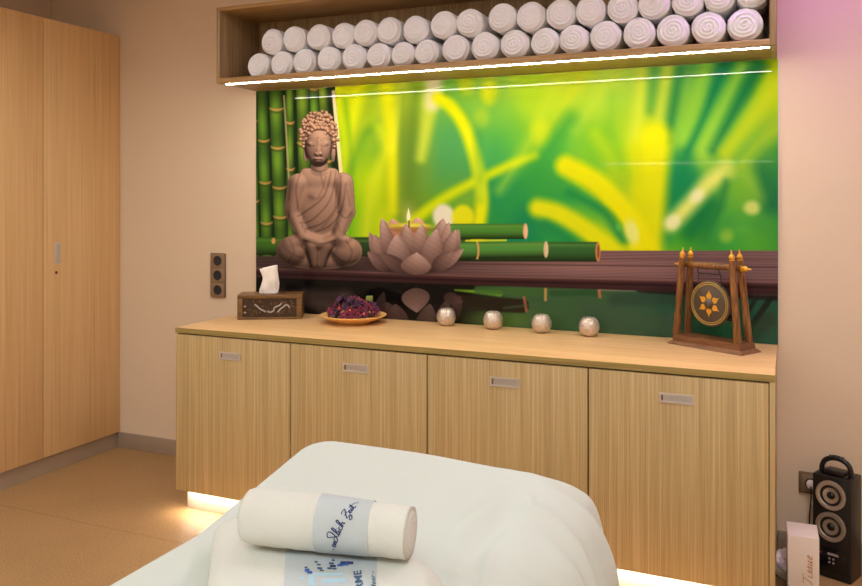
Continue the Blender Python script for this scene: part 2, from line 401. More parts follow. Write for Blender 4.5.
# ================================================================== MURAL (printed glass panel)
def S(x, e0, e1):
    t = np.clip((x-e0)/(e1-e0), 0, 1); return t*t*(3-2*t)
def paint(U, V):
    rs = np.random.RandomState(3)
    def C(*c): return np.array(c, float)/255
    img = np.zeros(U.shape+(3,)); wsum = np.zeros(U.shape)
    pts = [  # blurred garden colours
     (340,90,(215,226,10)),(352,120,(196,216,20)),(345,160,(140,195,20)),(350,210,(120,190,20)),(368,100,(150,190,30)),(366,140,(120,170,40)),(372,190,(190,215,10)),
     (375,230,(170,205,30)),(392,100,(205,220,40)),(405,90,(150,190,50)),(405,130,(110,140,40)),(412,170,(96,130,40)),(408,205,(110,150,40)),(425,170,(110,160,60)),
     (440,200,(100,160,40)),(445,140,(84,160,80)),(448,175,(70,150,80)),(455,100,(110,175,60)),(462,215,(120,170,40)),(475,85,(130,190,60)),(498,110,(120,185,60)),
     (500,150,(60,158,80)),(505,200,(30,140,80)),(520,230,(20,130,80)),(495,80,(170,205,60)),(530,85,(170,212,40)),(540,110,(180,215,40)),(520,140,(110,185,50)),
     (565,80,(190,215,50)),(590,100,(175,212,50)),(610,80,(180,215,70)),(575,130,(120,190,50)),(550,150,(70,165,60)),(540,185,(50,150,60)),(560,225,(40,150,70)),
     (600,150,(120,190,40)),(600,180,(110,180,40)),(590,205,(60,160,60)),(600,230,(120,190,40)),(620,215,(180,205,40)),(630,110,(150,200,50)),(640,85,(160,205,70)),
     (640,130,(190,215,30)),(665,100,(90,160,60)),(662,80,(60,140,70)),(675,140,(120,185,60)),(680,180,(20,130,80)),(672,205,(40,140,70)),(690,90,(150,200,60)),
     (705,120,(100,180,60)),(700,75,(40,130,80)),(722,95,(40,140,80)),(715,150,(150,200,60)),(735,75,(0,110,70)),(740,115,(140,195,50)),(770,90,(170,200,20)),
     (765,130,(150,195,40)),(740,145,(90,170,60)),(770,155,(40,130,60)),(735,165,(100,170,60)),(745,190,(130,190,40)),(770,200,(30,120,70)),(730,225,(60,160,60)),
     (760,235,(90,175,50)),(700,220,(20,120,60)),(690,240,(80,170,40)),(660,235,(110,185,40)),(640,240,(150,195,40)),(775,240,(60,150,50)),(720,200,(90,165,60))]
    for x, y, c in pts:
        w = np.exp(-(((U-x)/13)**2 + ((V-y)/17)**2)/2) + 1e-9
        img += w[..., None]*C(*c); wsum += w
    img /= wsum[..., None]
    def blend(c, m):
        nonlocal img
        c = np.asarray(c, float); img = img*(1-m[..., None]) + c*m[..., None]
    def seg_dist(pl):
        best = np.full(U.shape, 1e9); tt = np.zeros(U.shape); n = len(pl)-1
        for i in range(n):
            (ax, ay), (bx, by) = pl[i], pl[i+1]
            dx, dy = bx-ax, by-ay; L = dx*dx+dy*dy
            t = np.clip(((U-ax)*dx+(V-ay)*dy)/L, 0, 1)
            d = np.hypot(U-ax-t*dx, V-ay-t*dy); m = d < best
            best = np.where(m, d, best); tt = np.where(m, (i+t)/n, tt)
        return best, tt
    def smooth_pl(pl): return [(p.x, p.y) for p in catmull([(a, b, 0) for a, b in pl], 5)]
    def stroke(pl, w0, w1, c, blur, a=1.0):
        if pl[0][0] > 350: blur = blur*(1.55 if pl[0][0] < 630 else 2.1); w0 += 1; w1 += 1
        d, t = seg_dist(smooth_pl(pl) if len(pl) > 2 else pl)
        w = (w0 + (w1-w0)*t)/2
        blend(C(*c), a*(1-S(d, w-blur, w+blur)))
    def disc(x, y, rx, ry, c, blur, a=1.0, ang=0):
        ca, sa = math.cos(ang), math.sin(ang)
        p = ((U-x)*ca+(V-y)*sa)/rx; q = (-(U-x)*sa+(V-y)*ca)/ry
        d = (np.hypot(p, q)-1)*min(rx, ry); blend(C(*c), a*(1-S(d, -blur, blur)))
    # --- blades and bokeh, back to front
    stroke([(358,85),(352,130),(345,175)], 16, 10, (226,232,6), 6, .85)
    stroke([(345,100),(352,165),(350,235)], 6, 4, (90,165,30), 4, .5)
    stroke([(372,96),(352,150),(347,180)], 7, 5, (140,170,40), 5, .5)
    stroke([(378,128),(364,136),(350,172)], 9, 5, (86,150,40), 4, .6)
    stroke([(380,128),(386,150),(372,190),(366,235)], 10, 9, (206,222,30), 4, .7)
    stroke([(385,75),(391,130),(393,175),(394,210)], 12, 11, (222,226,8), 3.5, .9)
    stroke([(404,80),(398,120),(392,150)], 5, 4, (236,232,60), 4, .5)
    stroke([(416,90),(410,140),(409,215)], 9, 12, (92,126,36), 6, .6)
    stroke([(403,92),(402,160),(400,215)], 5, 5, (110,146,40), 4, .6)
    stroke([(431,100),(426,130),(421,158)], 15, 8, (196,212,60), 4, .9)
    stroke([(434,62),(434,84),(432,104)], 17, 13, (232,222,184), 4, .85)
    disc(448,150,10,30,(70,150,84),7,.5, .25)
    stroke([(438,98),(452,108),(466,130),(477,165),(482,200),(477,238)], 11, 12, (226,230,8), 3, .95)
    stroke([(466,130),(477,165),(482,195)], 3, 3, (245,245,60), 2, .3)
    stroke([(413,221),(440,201),(470,184),(512,164),(535,156)], 10, 7, (206,222,10), 3, .92)
    disc(490,92,9,12,(228,230,20),5,.8); disc(466,84,8,10,(222,226,20),5,.6); disc(482,118,8,9,(186,212,40),5,.5)
    disc(513,62,14,11,(236,232,20),7,.7); disc(541,132,9,13,(226,230,10),6,.6); disc(478,150,5,24,(60,150,80),5,.3)
    stroke([(505,68),(485,150),(480,200)], 8, 5, (96,176,70), 5, .4)
    stroke([(560,75),(530,140),(500,190)], 8, 6, (200,222,40), 6, .55)
    stroke([(585,72),(560,110),(536,150)], 9, 6, (216,226,30), 6, .5)
    stroke([(620,70),(596,100),(575,130)], 7, 6, (190,216,60), 5, .5)
    stroke([(570,120),(535,170),(500,222)], 13, 16, (44,146,60), 7, .55)
    stroke([(612,95),(606,150),(585,205)], 9, 14, (110,184,50), 6, .4)
    # right-hand diagonal blades
    stroke([(642,70),(640,100),(636,140)], 12, 12, (214,224,60), 4, .75)
    stroke([(668,66),(660,110),(656,140)], 13, 10, (206,220,60), 4, .8)
    stroke([(655,68),(650,110)], 7, 6, (70,150,60), 3, .6)
    stroke([(680,70),(673,110),(668,140)], 7, 6, (30,120,70), 3, .75)
    stroke([(706,66),(694,105),(682,140)], 15, 12, (140,200,60), 4, .85)
    stroke([(722,72),(704,118),(688,152)], 7, 6, (10,118,76), 3, .8)
    stroke([(742,66),(722,110),(700,156)], 15, 13, (150,206,60), 4, .8)
    stroke([(760,66),(738,104),(714,150)], 12, 8, (8,110,70), 4, .8)
    stroke([(778,84),(752,118),(726,152)], 16, 14, (190,210,30), 4, .85)
    stroke([(778,128),(756,146),(742,165)], 12, 9, (170,200,40), 5, .7)
    # leaf cluster
    stroke([(684,160),(676,200),(662,235)], 16, 22, (14,126,76), 6, .7)
    stroke([(712,205),(690,232)], 14, 16, (10,110,60), 5, .7)
    stroke([(655,138),(652,180),(646,250)], 30, 30, (226,226,10), 4, .95)
    stroke([(636,152),(640,200),(640,250)], 16, 20, (206,216,10), 5, .8)
    stroke([(616,176),(606,150),(596,135)], 18, 10, (196,216,20), 6, .5)
    stroke([(566,166),(600,186),(630,222),(645,250)], 20, 24, (230,228,6), 4, .95)
    stroke([(596,206),(614,218),(628,240)], 4, 5, (70,150,40), 3, .5)
    stroke([(570,193),(604,212),(622,240)], 8, 8, (24,130,70), 4, .85)
    stroke([(538,208),(560,214),(592,234),(616,254)], 17, 20, (224,226,10), 4, .95)
    stroke([(545,226),(580,246)], 9, 9, (26,130,70), 4, .7)
    disc(632,232,7,13,(226,232,130),3.5,.9, -.25); disc(619,227,3,4,(100,190,80),2,.6)
    stroke([(671,224),(690,204),(708,184),(726,170)], 14, 15, (226,230,110), 3.5, .95)
    disc(697,196,8,6,(240,236,210),4,.6,-.8); disc(673,222,8,7,(236,236,190),3.5,.7,-.8)
    stroke([(728,172),(745,176),(760,196)], 6, 12, (150,196,60), 5, .6)
    disc(752,208,8,7,(224,228,120),4,.85); disc(742,225,10,8,(100,180,60),5,.5); disc(726,235,7,7,(190,215,60),5,.6)
    stroke([(726,182),(720,205),(704,240)], 5, 6, (30,120,60), 3, .7); stroke([(762,170),(772,205)], 8, 12, (10,96,60), 5, .6)
    stroke([(700,246),(736,222),(776,232)], 6, 7, (60,150,60), 5, .6)
    # white bokeh behind the candle
    disc(444,217,11,13,(234,226,204),3,.95,-.3); disc(463,217,11,12,(230,228,20),3,.9)
    disc(385,225,10,18,(196,216,10),6,.7)
    # --- bamboo canes at the left
    def cane(x0, x1, w, nodes, hue=0, top=60, bot=262):
        t = (V-95)/165; xc = x0 + (x1-x0)*t; d = (U-xc)/(w/2); m = (np.abs(d) < 1) & (V > top) & (V < bot)
        sh = np.clip(1-np.abs(d+.15)**1.8, 0, 1)
        c = C(22,46,22) + sh[..., None]*(C(118+hue,158+hue*.4,44)-C(22,46,22))*(.78+.22*np.sin(V*.13+x0))[..., None]
        blend2(c, m*S(1-np.abs(d), 0, .18))
        for y in nodes:
            yy = y + 2.0*(1-d**2)
            mm = m & (np.abs(V-yy) < 1.7); blend2(C(216,150,84)+0*c, mm*(1-S(np.abs(V-yy), .3, 1.9))*.85*(1-.6*np.abs(d)**3))
            mm = m & (np.abs(V-yy-2.6) < 1.8); blend2(C(60,70,24)+0*c, mm*.55*(1-S(np.abs(V-yy-2.6), .3, 1.8)))
    def blend2(c, m):
        nonlocal img
        img = img*(1-m[..., None]) + c*m[..., None]
    reg = (U < 336 + (V-100)*.075).astype(float)
    blend(C(24,40,22), reg)
    cane(323,333,12,[70,160],20); cane(314,322,11,[88,150],-10); cane(303,308,15,[84,142.5,200],10)
    cane(290,291,9,[84,121.5,168,210],0); cane(276,282,15,[108,146.5,186.5,216],-8); cane(262,268,13,[139.5,181.5,222],-14); cane(254,257,7,[120,200],-20)
    d, t = seg_dist([(284,96),(289,180)]); blend(C(176,160,110), .8*(1-S(d,.5,1.4)))
    d, t = seg_dist([(333.5,92),(340.5,168),(345,232)]); blend(C(236,224,160), 1-S(d,1.2,2.4))
    # --- horizontal bamboo poles
    def pole(x0, x1, ya, yb, w, base=(70,116,46), capc=(214,160,110), node=None, dark=0):
        t = (U-x0)/(x1-x0); yc = ya+(yb-ya)*t; dd = (V-yc)/(w/2)
        inside = (np.abs(dd) < 1)*(1-S(U, x1-.6, x1+.6))*S(U, x0-1, x0)
        lit = np.clip(1-((dd+.35)/1.25)**2, 0, 1)
        c = C(26,40,18)+(C(*base)-C(26,40,18))*lit[..., None]*1.15
        c = c + (C(120,170,70)-c)*(.35*np.exp(-((dd+.62)/.16)**2))[..., None]
        blend2(c, inside*S(1-np.abs(dd), 0, .12))
        if capc:
            e = np.hypot((U-x1)/(2.6), dd*1.0); blend2(C(*capc)+0*c, (1-S(e, .85, 1.05)))
            e = np.hypot((U-x1-.3)/(1.5), dd*1.35); blend2(C(236,200,150)+0*c if dark == 0 else C(120,70,40)+0*c, (1-S(e, .7, 1.05))*.8)
        if node:
            nd = np.abs(U-node-1.5*(1-dd**2)); blend2(C(206,160,90)+0*c, inside*(1-S(nd, .5, 1.5)))
    # wooden plank
    ptop = 262-0*U; ptop = np.where(U > 560, 251.0, 258.0); edge = 268+ (U-257)*.020
    yt = np.where(U > 470, 250.5, 256.0)
    g = S(V, yt-.6, yt+.8)
    base = C(104,76,76)+0*img
    warm = np.clip((U-440)/160, 0, 1)*np.clip((760-U)/200, 0, 1)
    base = C(76,58,56) + (C(124,92,92)-C(76,58,56))*(np.clip((U-380)/200, 0, 1))[..., None]
    str_ = .5+.5*np.sin(V*2.1+np.sin(U*.021)*2.4+U*.012) ; base = base*(.90+.14*str_)[..., None]
    base = base + (C(158,120,112)-base)*(warm*np.exp(-((V-266-(U-480)*.01)/6.5)**2)*.55)[..., None]
    blend2(base, g)
    for y0, sl, c, wd_, a in ((262,.010,(70,44,46),.9,.6),(257.5,.004,(84,60,62),.7,.5),(271,.018,(90,62,60),.8,.45)):
        d = np.abs(V-(y0+(U-257)*sl)); blend2(C(*c)+0*base, g*a*(1-S(d, wd_*.4, wd_*1.4))*(V > yt))
    pole(250,372,246,246,19,(58,104,34),None); pole(355,470,247,248,20,(40,66,34),None)
    blend2(C(232,160,100)+0*base, (1-S(np.hypot((U-273.5)/2.2,(V-241)/3.4),.7,1.1))*.9)
    pole(440,598,251.5,251.8,21,(48,92,44),(196,132,78),dark=1)
    pole(430,470,252,252,19,(30,50,24),None); pole(452,546,251,249.5,17.5,(74,130,56),(206,190,150),node=477)
    pole(440,525.5,231.6,231.2,16.5,(70,124,46),(216,170,130))
    d, t = seg_dist([(466,240.7),(506,240.3)]); blend(C(206,222,40), .9*(1-S(d,.4,1.5)))
    # plank front edge, then the water
    y1 = 276+(U-480)*.022; y1 = np.where(U < 480, 268+(U-257)*.036, y1)
    eb = y1+ 9+np.clip((U-470)*.012, 0, 4)
    fr = S(V, y1-.7, y1+.5)
    blend2(C(74,44,44)+(C(56,32,34)-C(74,44,44))*S(V, y1, eb)[..., None], fr)
    d = np.abs(V-y1-.4); blend2(C(140,104,98)+0*base, .55*(1-S(d,.3,1.5)))
    d = np.abs(V-(y1+5)); blend2(C(36,20,22)+0*base, .7*(1-S(d,.6,2.2)))
    wm = S(V, eb-.5, eb+1.2)
    wc = C(18,16,14)+0*base
    wc = wc + (C(58,92,58)-wc)*(S(U, 462, 520))[..., None]
    wc = wc + (C(40,84,62)-wc)*(S(U, 600, 700))[..., None]
    wc = wc + (C(92,122,46)-wc)*(np.exp(-((U-500)/38)**2-((V-320)/11)**2)*.7)[..., None]
    wc = wc*(1+.0*V)[..., None]
    blend2(wc, wm)
    def wstroke(pl, w0, w1, c, blur, a): 
        d, t = seg_dist(pl); w = (w0+(w1-w0)*t)/2; blend(C(*c), wm*a*(1-S(d, w-blur, w+blur)))
    wstroke([(452,302),(522,306)], 15, 14, (40,32,22), 1.5, .95); wstroke([(524,297),(526.5,311)], 2.6, 2.6, (170,100,70), 1, .9)
    wstroke([(455,290),(500,293.5)], 1, 5.5, (130,190,40), 1.4, .9); wstroke([(478,290),(546,293)], 8, 8, (60,100,48), 1.5, .85)
    wstroke([(545.5,289),(545.5,300)], 2.6, 2.6, (196,150,90), .9, .9); wstroke([(552,293),(598,293)], 6, 6, (40,80,44), 1.5, .8); wstroke([(599,290),(600,297)], 3, 3, (190,110,70), 1, .9)
    wstroke([(600,288.8),(634,289.8)], 3.2, 3.2, (168,148,132), 1, .85); wstroke([(744,292),(776,294)], 4.5, 4.5, (176,152,132), 1.2, .85)
    wstroke([(615,300),(700,296)], 14, 16, (44,66,52), 5, .7); wstroke([(590,316),(680,330)], 26, 30, (62,84,66), 6, .5)
    wstroke([(640,290),(776,297)], 5, 7, (36,24,26), 1.8, .9)
    wstroke([(772,296),(748,332)], 6, 6, (24,28,24), 1.5, .8); wstroke([(758,296),(744,318)], 4, 4, (26,30,26), 1.5, .7); wstroke([(768,320),(742,342)], 16, 16, (50,60,46), 4, .6)
    wstroke([(700,320),(745,330)], 20, 20, (40,96,56), 6, .6)
    wstroke([(504,308),(540,304)], 2.5, 2.5, (76,96,64), 1.4, .5)
    # --- mirrored figures in the water
    wstroke([(300,297),(345,300)], 16, 20, (74,60,56), 5, .75); wstroke([(283,292),(300,300)], 8, 12, (64,52,50), 4, .7); wstroke([(315,305),(350,320)], 14, 22, (88,72,68), 6, .6)
    for i in range(4): wstroke([(268+i*12,290),(262+i*14,318)], 2, 3, (60,50,50), 1.5, .5)
    # --- lotus
    def petal(bx, by, tx, ty, w, lo, hi, flip=1, a=1.0, mask=None, pw=.62, ex=.68):
        L = math.hypot(tx-bx, ty-by); ux, uy = (tx-bx)/L, (ty-by)/L
        t = ((U-bx)*ux+(V-by)*uy)/L; s = -(U-bx)*uy+(V-by)*ux
        tt = np.clip(t, 0, 1); hw = w/2*np.sin(PI*np.clip(tt, 0, 1)**(pw+.10))**ex+.01
        q = s/hw; m = (t > 0)*(t < 1)*(1-S(np.abs(q), .90, 1.06))
        sh = np.clip(.12+.88*tt**.95, 0, 1)*np.clip(1-.30*np.abs(q)**2.2+.16*q*flip, 0, 1.2)
        gr = 1+.018*np.sin(U*3.1+V*2.7)+.02*np.sin(U*.7-V*1.1)
        c = C(*lo)+(C(*hi)-C(*lo))*sh[..., None]; c = c*gr[..., None]
        c = c + (C(*hi)*1.12-c)*(np.exp(-((1-np.abs(q))/.10)**2)*.30*tt)[..., None]
        c = np.where((np.abs(q) > .93)[..., None]*(q*flip < 0)[..., None], c*.72, c)
        m = m*a if mask is None else m*a*mask
        blend2(np.clip(c, 0, 1), m)
    lo, hi = (76,52,48), (182,146,132); lod, hid = (60,42,40), (134,104,96)
    for args in ((390,334-6,386,302,24,lod,(96,74,68)),(398,332,395,304,24,lod,(100,78,72)),(424,336,430,304,22,lod,(100,78,72)),(440,330,447,300,16,lod,(90,68,62)),
                 (452,322,460,296,12,lod,(84,62,58)),(376,318,384,292,12,lod,(70,54,50)),(444,296,463,302,12,lod,(88,66,60))):
        petal(*args, a=.85, mask=wm)
    petal(415,288,417,312.5,29,(84,62,56),(140,112,102),a=.95,mask=wm, pw=.62, ex=.85)
    disc(412,262,44,13,(60,42,40),3,.9)
    petal(388,240,382,218.5,12,(120,88,78),(214,176,158)); petal(397,238,392,219,17,(150,96,76),(232,170,146)); petal(417,238,418,217.5,20,(150,96,76),(236,180,156))
    petal(436,248,443.5,218.5,15,lo,(206,172,158)); petal(444,250,449,222,10,(120,86,78),(200,164,152))
    disc(410,226.5,23,3.6,(206,196,60),1.2,.95); disc(410,229.5,22,3.0,(150,100,60),1.5,.8); disc(413,225.5,12,1.6,(236,226,90),.9,.8)
    blend(C(255,232,120), .35*np.exp(-((U-408.5)/7)**2-((V-214)/11)**2))
    petal(379,263,369.5,232,10,lo,(176,142,130),flip=-1); petal(387,266,374,234.5,15,lo,hi,flip=-1); petal(390,258,383,220,15,lo,(204,168,152),flip=-1)
    petal(452,258,458.5,229,11,lo,(180,148,136)); petal(443,260,456,229.5,13,lo,(196,162,148)); petal(388,270,367.5,252,13,lod,(150,118,108),flip=-1)
    petal(408,258,406,223.5,16,lo,(200,166,150)); petal(420,258,422,224.5,17,lo,(204,170,154),flip=-1); petal(440,268,463.5,249,12,lo,(182,148,136))
    petal(430,268,437,229,0.1+21,lo,(196,162,148),flip=-1); petal(400,271,397,234.5,25,lo,(198,164,150),flip=-1)
    petal(434,270,452,252,15,lod,(150,118,108)); petal(406,271,380,253.5,14,lod,(122,94,86),flip=-1)
    petal(415,275,416.5,252.5,31,(84,60,54),(196,162,148), pw=.62, ex=.85); 
    blend(C(255,246,200), 1-S(np.hypot((U-408.5)/(2.2*np.clip((V-205)/12, .15, 1)), (V-215)/7.5), .75, 1.1))
    d, t = seg_dist([(409,221),(409,227)]); blend(C(70,44,30), .8*(1-S(d,.4,1.1)))
    # --- seated stone figure as a small relief
    H = np.full(U.shape, -50.0)
    def ell(cx, cy, rx, ry, rz, z0=0, ang=0, k=.0):
        nonlocal H
        ca, sa = math.cos(ang), math.sin(ang)
        p = ((U-cx)*ca+(V-cy)*sa)/rx; q = (-(U-cx)*sa+(V-cy)*ca)/ry; s = 1-p*p-q*q
        h = np.where(s > 0, z0+rz*np.sqrt(np.clip(s, 0, 1)), -50); H = np.maximum(H, h)
    def cap(x0, y0, x1, y1, r0, r1, z0=0, z1=None, f=1.0):
        nonlocal H
        z1 = z0 if z1 is None else z1; dx, dy = x1-x0, y1-y0
        t = np.clip(((U-x0)*dx+(V-y0)*dy)/(dx*dx+dy*dy), 0, 1); r = r0+(r1-r0)*t
        d2 = (U-x0-t*dx)**2+(V-y0-t*dy)**2; s = r*r-d2
        H = np.maximum(H, np.where(s > 0, z0+(z1-z0)*t+f*np.sqrt(np.clip(s, 0, None)), -50))
    ell(319,262,34,8,6,-2)                                    # lap cloth
    ell(291.5,251,15.5,14.5,11,0,.15); ell(346.5,252,16,15,11,0,-.1)   # knees
    ell(318,232,22,26,9,-2); ell(319,205,25,36,11,0); ell(319,182,24,15,10,0)   # belly, chest
    cap(298,184,292,210,10.5,8,1,2); cap(343,183,346,212,10.5,9.5,1,2)      # upper arms
    cap(292,212,302,236,7.5,5.5,2,7); cap(346,214,338,236,8.5,6,3,7)        # forearms
    cap(302,237,326,243,5,3.5,8,9,.8); cap(338,237,318,245,5,3.5,8,10,.8)        # hands
    cap(303,238,290,246,7,10,3,1); cap(339,240,350,248,8,10,3,1)
    cap(312,246,315,264,7,5,7,3,.7); cap(326,246,320,264,7,5,7,3,.7)            # hanging cloth
    ell(341,239,4,4,4,9); ell(347,240,4,4,4,8)
    cap(319.5,158,319.5,170,8.2,8.6,2,1)                        # neck
    cap(306,174,333,174,6,6,1,1,.8)
    ell(305.6,152,2.4,10,4,6); ell(333.2,152,2.4,10,4,5)        # ears
    def smooth(H, n):
        mk = (H > -40).astype(float); A = np.where(mk > 0, H, 0)
        for _ in range(n):
            for ax in (0, 1):
                A = (np.roll(A, 1, ax)+2*A+np.roll(A, -1, ax))/4; mk = (np.roll(mk, 1, ax)+2*mk+np.roll(mk, -1, ax))/4
        return np.where(H > -40, A/np.maximum(mk, 1e-6), -50)
    H = smooth(H, 22)
    ell(318.3,146.5,13.2,19,9,14); ell(318,158,9,7,8,14)       # face
    ell(318.2,151,2.2,6.5,2.0,21.8); ell(318,144,1.5,7,1.2,22.2); ell(316.6,154,1.7,1.6,1.8,22.5); ell(320.4,154,1.7,1.6,1.8,22.5)
    ell(311.4,143.6,3.6,2.0,1.8,20.2); ell(324.6,143.6,3.6,2.0,1.8,20.2)
    ell(317.6,158.6,3.8,1.1,1.6,21.8); ell(317.8,161.2,3.0,1.2,1.0,21.4)
    H = smooth(H, 3)
    ell(318.5,133,18,17,9,4); 
    hm0 = H.copy()
    for row in range(9):
        yy = 139-row*3.3; half = 18.2*math.sqrt(max(.02, 1-((139-yy)/29)**2)); n = int(half*2/3.1)+1
        for i in range(n+1):
            x = 318.6-half+2*half*i/n+rs.uniform(-1.2, 1.2); y = yy+rs.uniform(-1.3, 1.3)
            inner = abs(x-318.3)/12.5
            if yy > 131.5 and inner < 1.0 and yy > 131.5+4*inner**2 - 0: continue
            q_ = rs.uniform(1.6, 2.5); ell(x, y, q_, q_, 2.3, 14+rs.uniform(0, 2.2)+4*(1-abs(x-318.6)/20)-max(0, (128-yy))*.10)
    for s_ in (-1, 1):
        for i in range(4): ell(318.8+s_*(15.6+.4*math.sin(i*2)), 136+i*3.6, 1.9, 1.9, 2.6, 10)
    gu = np.gradient(H, axis=1)/np.maximum(1e-4, np.abs(np.gradient(U, axis=1))); gv = np.gradient(H, axis=0)/np.gradient(V, axis=0)
    gu = np.clip(gu, -6, 6); gv = np.clip(gv, -6, 6)
    mask = (H > -40)
    fold = np.zeros(U.shape)
    def crease(pl, w, a, hl=.5):
        nonlocal fold
        d, t = seg_dist(smooth_pl(pl)); fold = np.minimum(fold, -a*np.exp(-(d/w)**2))
    nz = np.sqrt(gu*gu+gv*gv+1)
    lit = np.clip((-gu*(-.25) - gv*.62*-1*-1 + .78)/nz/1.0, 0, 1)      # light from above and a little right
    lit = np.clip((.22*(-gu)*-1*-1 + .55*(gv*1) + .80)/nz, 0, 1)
    for pl, w, a in (([(301,170),(296,190),(299,212)], 1.0, .35), ([(331,172),(324,196),(305,212),(298,216)], 1.1, .45), ([(336,172),(330,200),(312,220),(300,223)], 1.0, .40),
                     ([(341,176),(338,204),(324,222),(306,229)], 1.0, .4), ([(346,184),(342,208),(332,224),(316,232)], 1.0, .38), ([(326,176),(322,190),(316,200)], .8, .3),
                     ([(336,190),(334,212),(322,228)], .8, .3), ([(320,172),(323,184),(326,192)], .7, .4), ([(309,196),(316,199),(324,196)], 1.6, .28), ([(304,216),(302,228)], .8, .3),
                     ([(304,240),(320,244),(336,240)], .9, .45), ([(302,246),(308,256),(311,266)], 1.2, .5), ([(334,246),(328,256),(325,266)], 1.2, .5), ([(318,248),(317,266)], .9, .4),
                     ([(290,240),(294,252),(288,262)], .9, .3), ([(282,246),(292,254),(304,258)], 1.0, .28), ([(346,240),(352,252),(348,262)], 1.0, .3), ([(332,252),(344,262),(358,260)], 1.0, .28),
                     ([(290,206),(288,222)], .8, .3), ([(338,212),(346,218),(352,212)], .9, .35), ([(337,222),(340,232)], .8, .25), ([(290,186),(289,200)], .7, .25), ([(347,190),(350,206)], .8, .3),
                     ([(307.6,145.2),(311.4,146.4),(315,145.2)], .55, .5), ([(321.2,145.2),(324.8,146.4),(328.6,145.2)], .55, .5), ([(307,139.6),(311.5,138),(315.6,140.2)], .5, .25),
                     ([(321,140.2),(325,138),(329.4,139.6)], .5, .25), ([(313.6,159.9),(317.8,160.5),(322,159.9)], .5, .55), ([(314,156.4),(318,157),(322.6,156.4)], .6, .45), 
                     ([(312,169),(319.5,171.5),(327,169)], .8, .3), ([(311.5,173),(319.5,175.5),(328,173)], .8, .25), ([(314,148),(313.5,155)], .6, .15), ([(321.8,147),(322.2,154)], .6, .2)):
        crease(pl, w, a)
    grain = np.zeros(U.shape)
    for fx, fy, ph in ((1.7,2.3,0),(2.9,-1.9,1.1),(-1.3,3.1,2.2),(4.1,3.7,.4)): grain += np.sin(U*fx+V*fy+ph+np.sin(V*.7+U*.3)*1.5)
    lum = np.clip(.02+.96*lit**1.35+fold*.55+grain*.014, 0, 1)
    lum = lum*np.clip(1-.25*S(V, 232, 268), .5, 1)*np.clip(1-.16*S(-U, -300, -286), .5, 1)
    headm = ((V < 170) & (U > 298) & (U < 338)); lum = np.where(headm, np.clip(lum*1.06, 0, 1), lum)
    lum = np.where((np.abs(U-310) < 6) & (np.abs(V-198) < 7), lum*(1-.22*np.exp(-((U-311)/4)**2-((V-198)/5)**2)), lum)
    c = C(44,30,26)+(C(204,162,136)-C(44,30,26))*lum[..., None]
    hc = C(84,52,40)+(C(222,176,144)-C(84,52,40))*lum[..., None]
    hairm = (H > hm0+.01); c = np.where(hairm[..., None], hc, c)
    lum_ = 1
    c = np.where((np.hypot(U-318.2, V-137.6) < .9)[..., None], c*.75, c)
    mm = mask*S(271.5-V, 0, 3)
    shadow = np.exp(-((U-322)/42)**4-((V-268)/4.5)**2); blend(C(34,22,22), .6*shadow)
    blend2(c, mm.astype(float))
    return np.clip(img, 0, 1)

mu = thing('glass_mural', 'wide printed glass mural of a stone Buddha and lotus on the back wall', 'picture', (XL, YW, TOP))
MX0, MX1, MZ0, MZ1 = XL, XR+.004, TOP+.0008, ZB-.002
box('glass_backing', (0, MX1-MX0, -.006, -.0006, .001, MZ1-TOP), plain('mural_backing', (60, 80, 50), .3), mu)
nx, nz_ = 980, 440
gx = np.linspace(MX0, MX1, nx); gz = np.linspace(MZ0, MZ1, nz_)
GX, GZ = np.meshgrid(gx, gz); YM = YW-.0075
dd = -GX*SN + YM*CS; PU = 431 + F*(GX*CS + YM*SN)/dd; PV = HOR - F*(GZ-HC)/dd
rgb = paint(PU, PV)
lin = np.where(rgb <= .04045, rgb/12.92, ((rgb+.055)/1.055)**2.4)
co = np.zeros((nx*nz_, 3), np.float32); co[:, 0] = (GX-XL).ravel(); co[:, 1] = YM-YW; co[:, 2] = (GZ-TOP).ravel()
idx = np.arange(nx*nz_).reshape(nz_, nx)
fc = np.stack([idx[:-1, :-1], idx[:-1, 1:], idx[1:, 1:], idx[1:, :-1]], -1).reshape(-1, 4)
me = bpy.data.meshes.new('printed_image'); me.vertices.add(nx*nz_); me.vertices.foreach_set('co', co.ravel())
me.loops.add(fc.size); me.loops.foreach_set('vertex_index', fc.ravel().astype(np.int32))
me.polygons.add(len(fc)); me.polygons.foreach_set('loop_start', np.arange(0, fc.size, 4, dtype=np.int32))
me.update(calc_edges=True)
ca = me.color_attributes.new('print', 'FLOAT_COLOR', 'POINT')
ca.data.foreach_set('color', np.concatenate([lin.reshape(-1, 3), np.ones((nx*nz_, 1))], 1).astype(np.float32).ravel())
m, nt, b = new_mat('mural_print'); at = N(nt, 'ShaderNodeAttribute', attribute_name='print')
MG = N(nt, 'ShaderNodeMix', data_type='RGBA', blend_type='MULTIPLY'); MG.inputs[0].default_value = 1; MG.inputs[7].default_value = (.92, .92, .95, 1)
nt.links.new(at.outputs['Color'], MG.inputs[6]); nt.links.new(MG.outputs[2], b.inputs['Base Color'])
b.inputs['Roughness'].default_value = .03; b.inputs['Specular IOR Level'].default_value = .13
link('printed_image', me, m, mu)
struct(box('trim_1', (MX1+.0005, MX1+.006, YW-.008, YW-.0005, TOP+.001, ZB-.002), M['alu']))

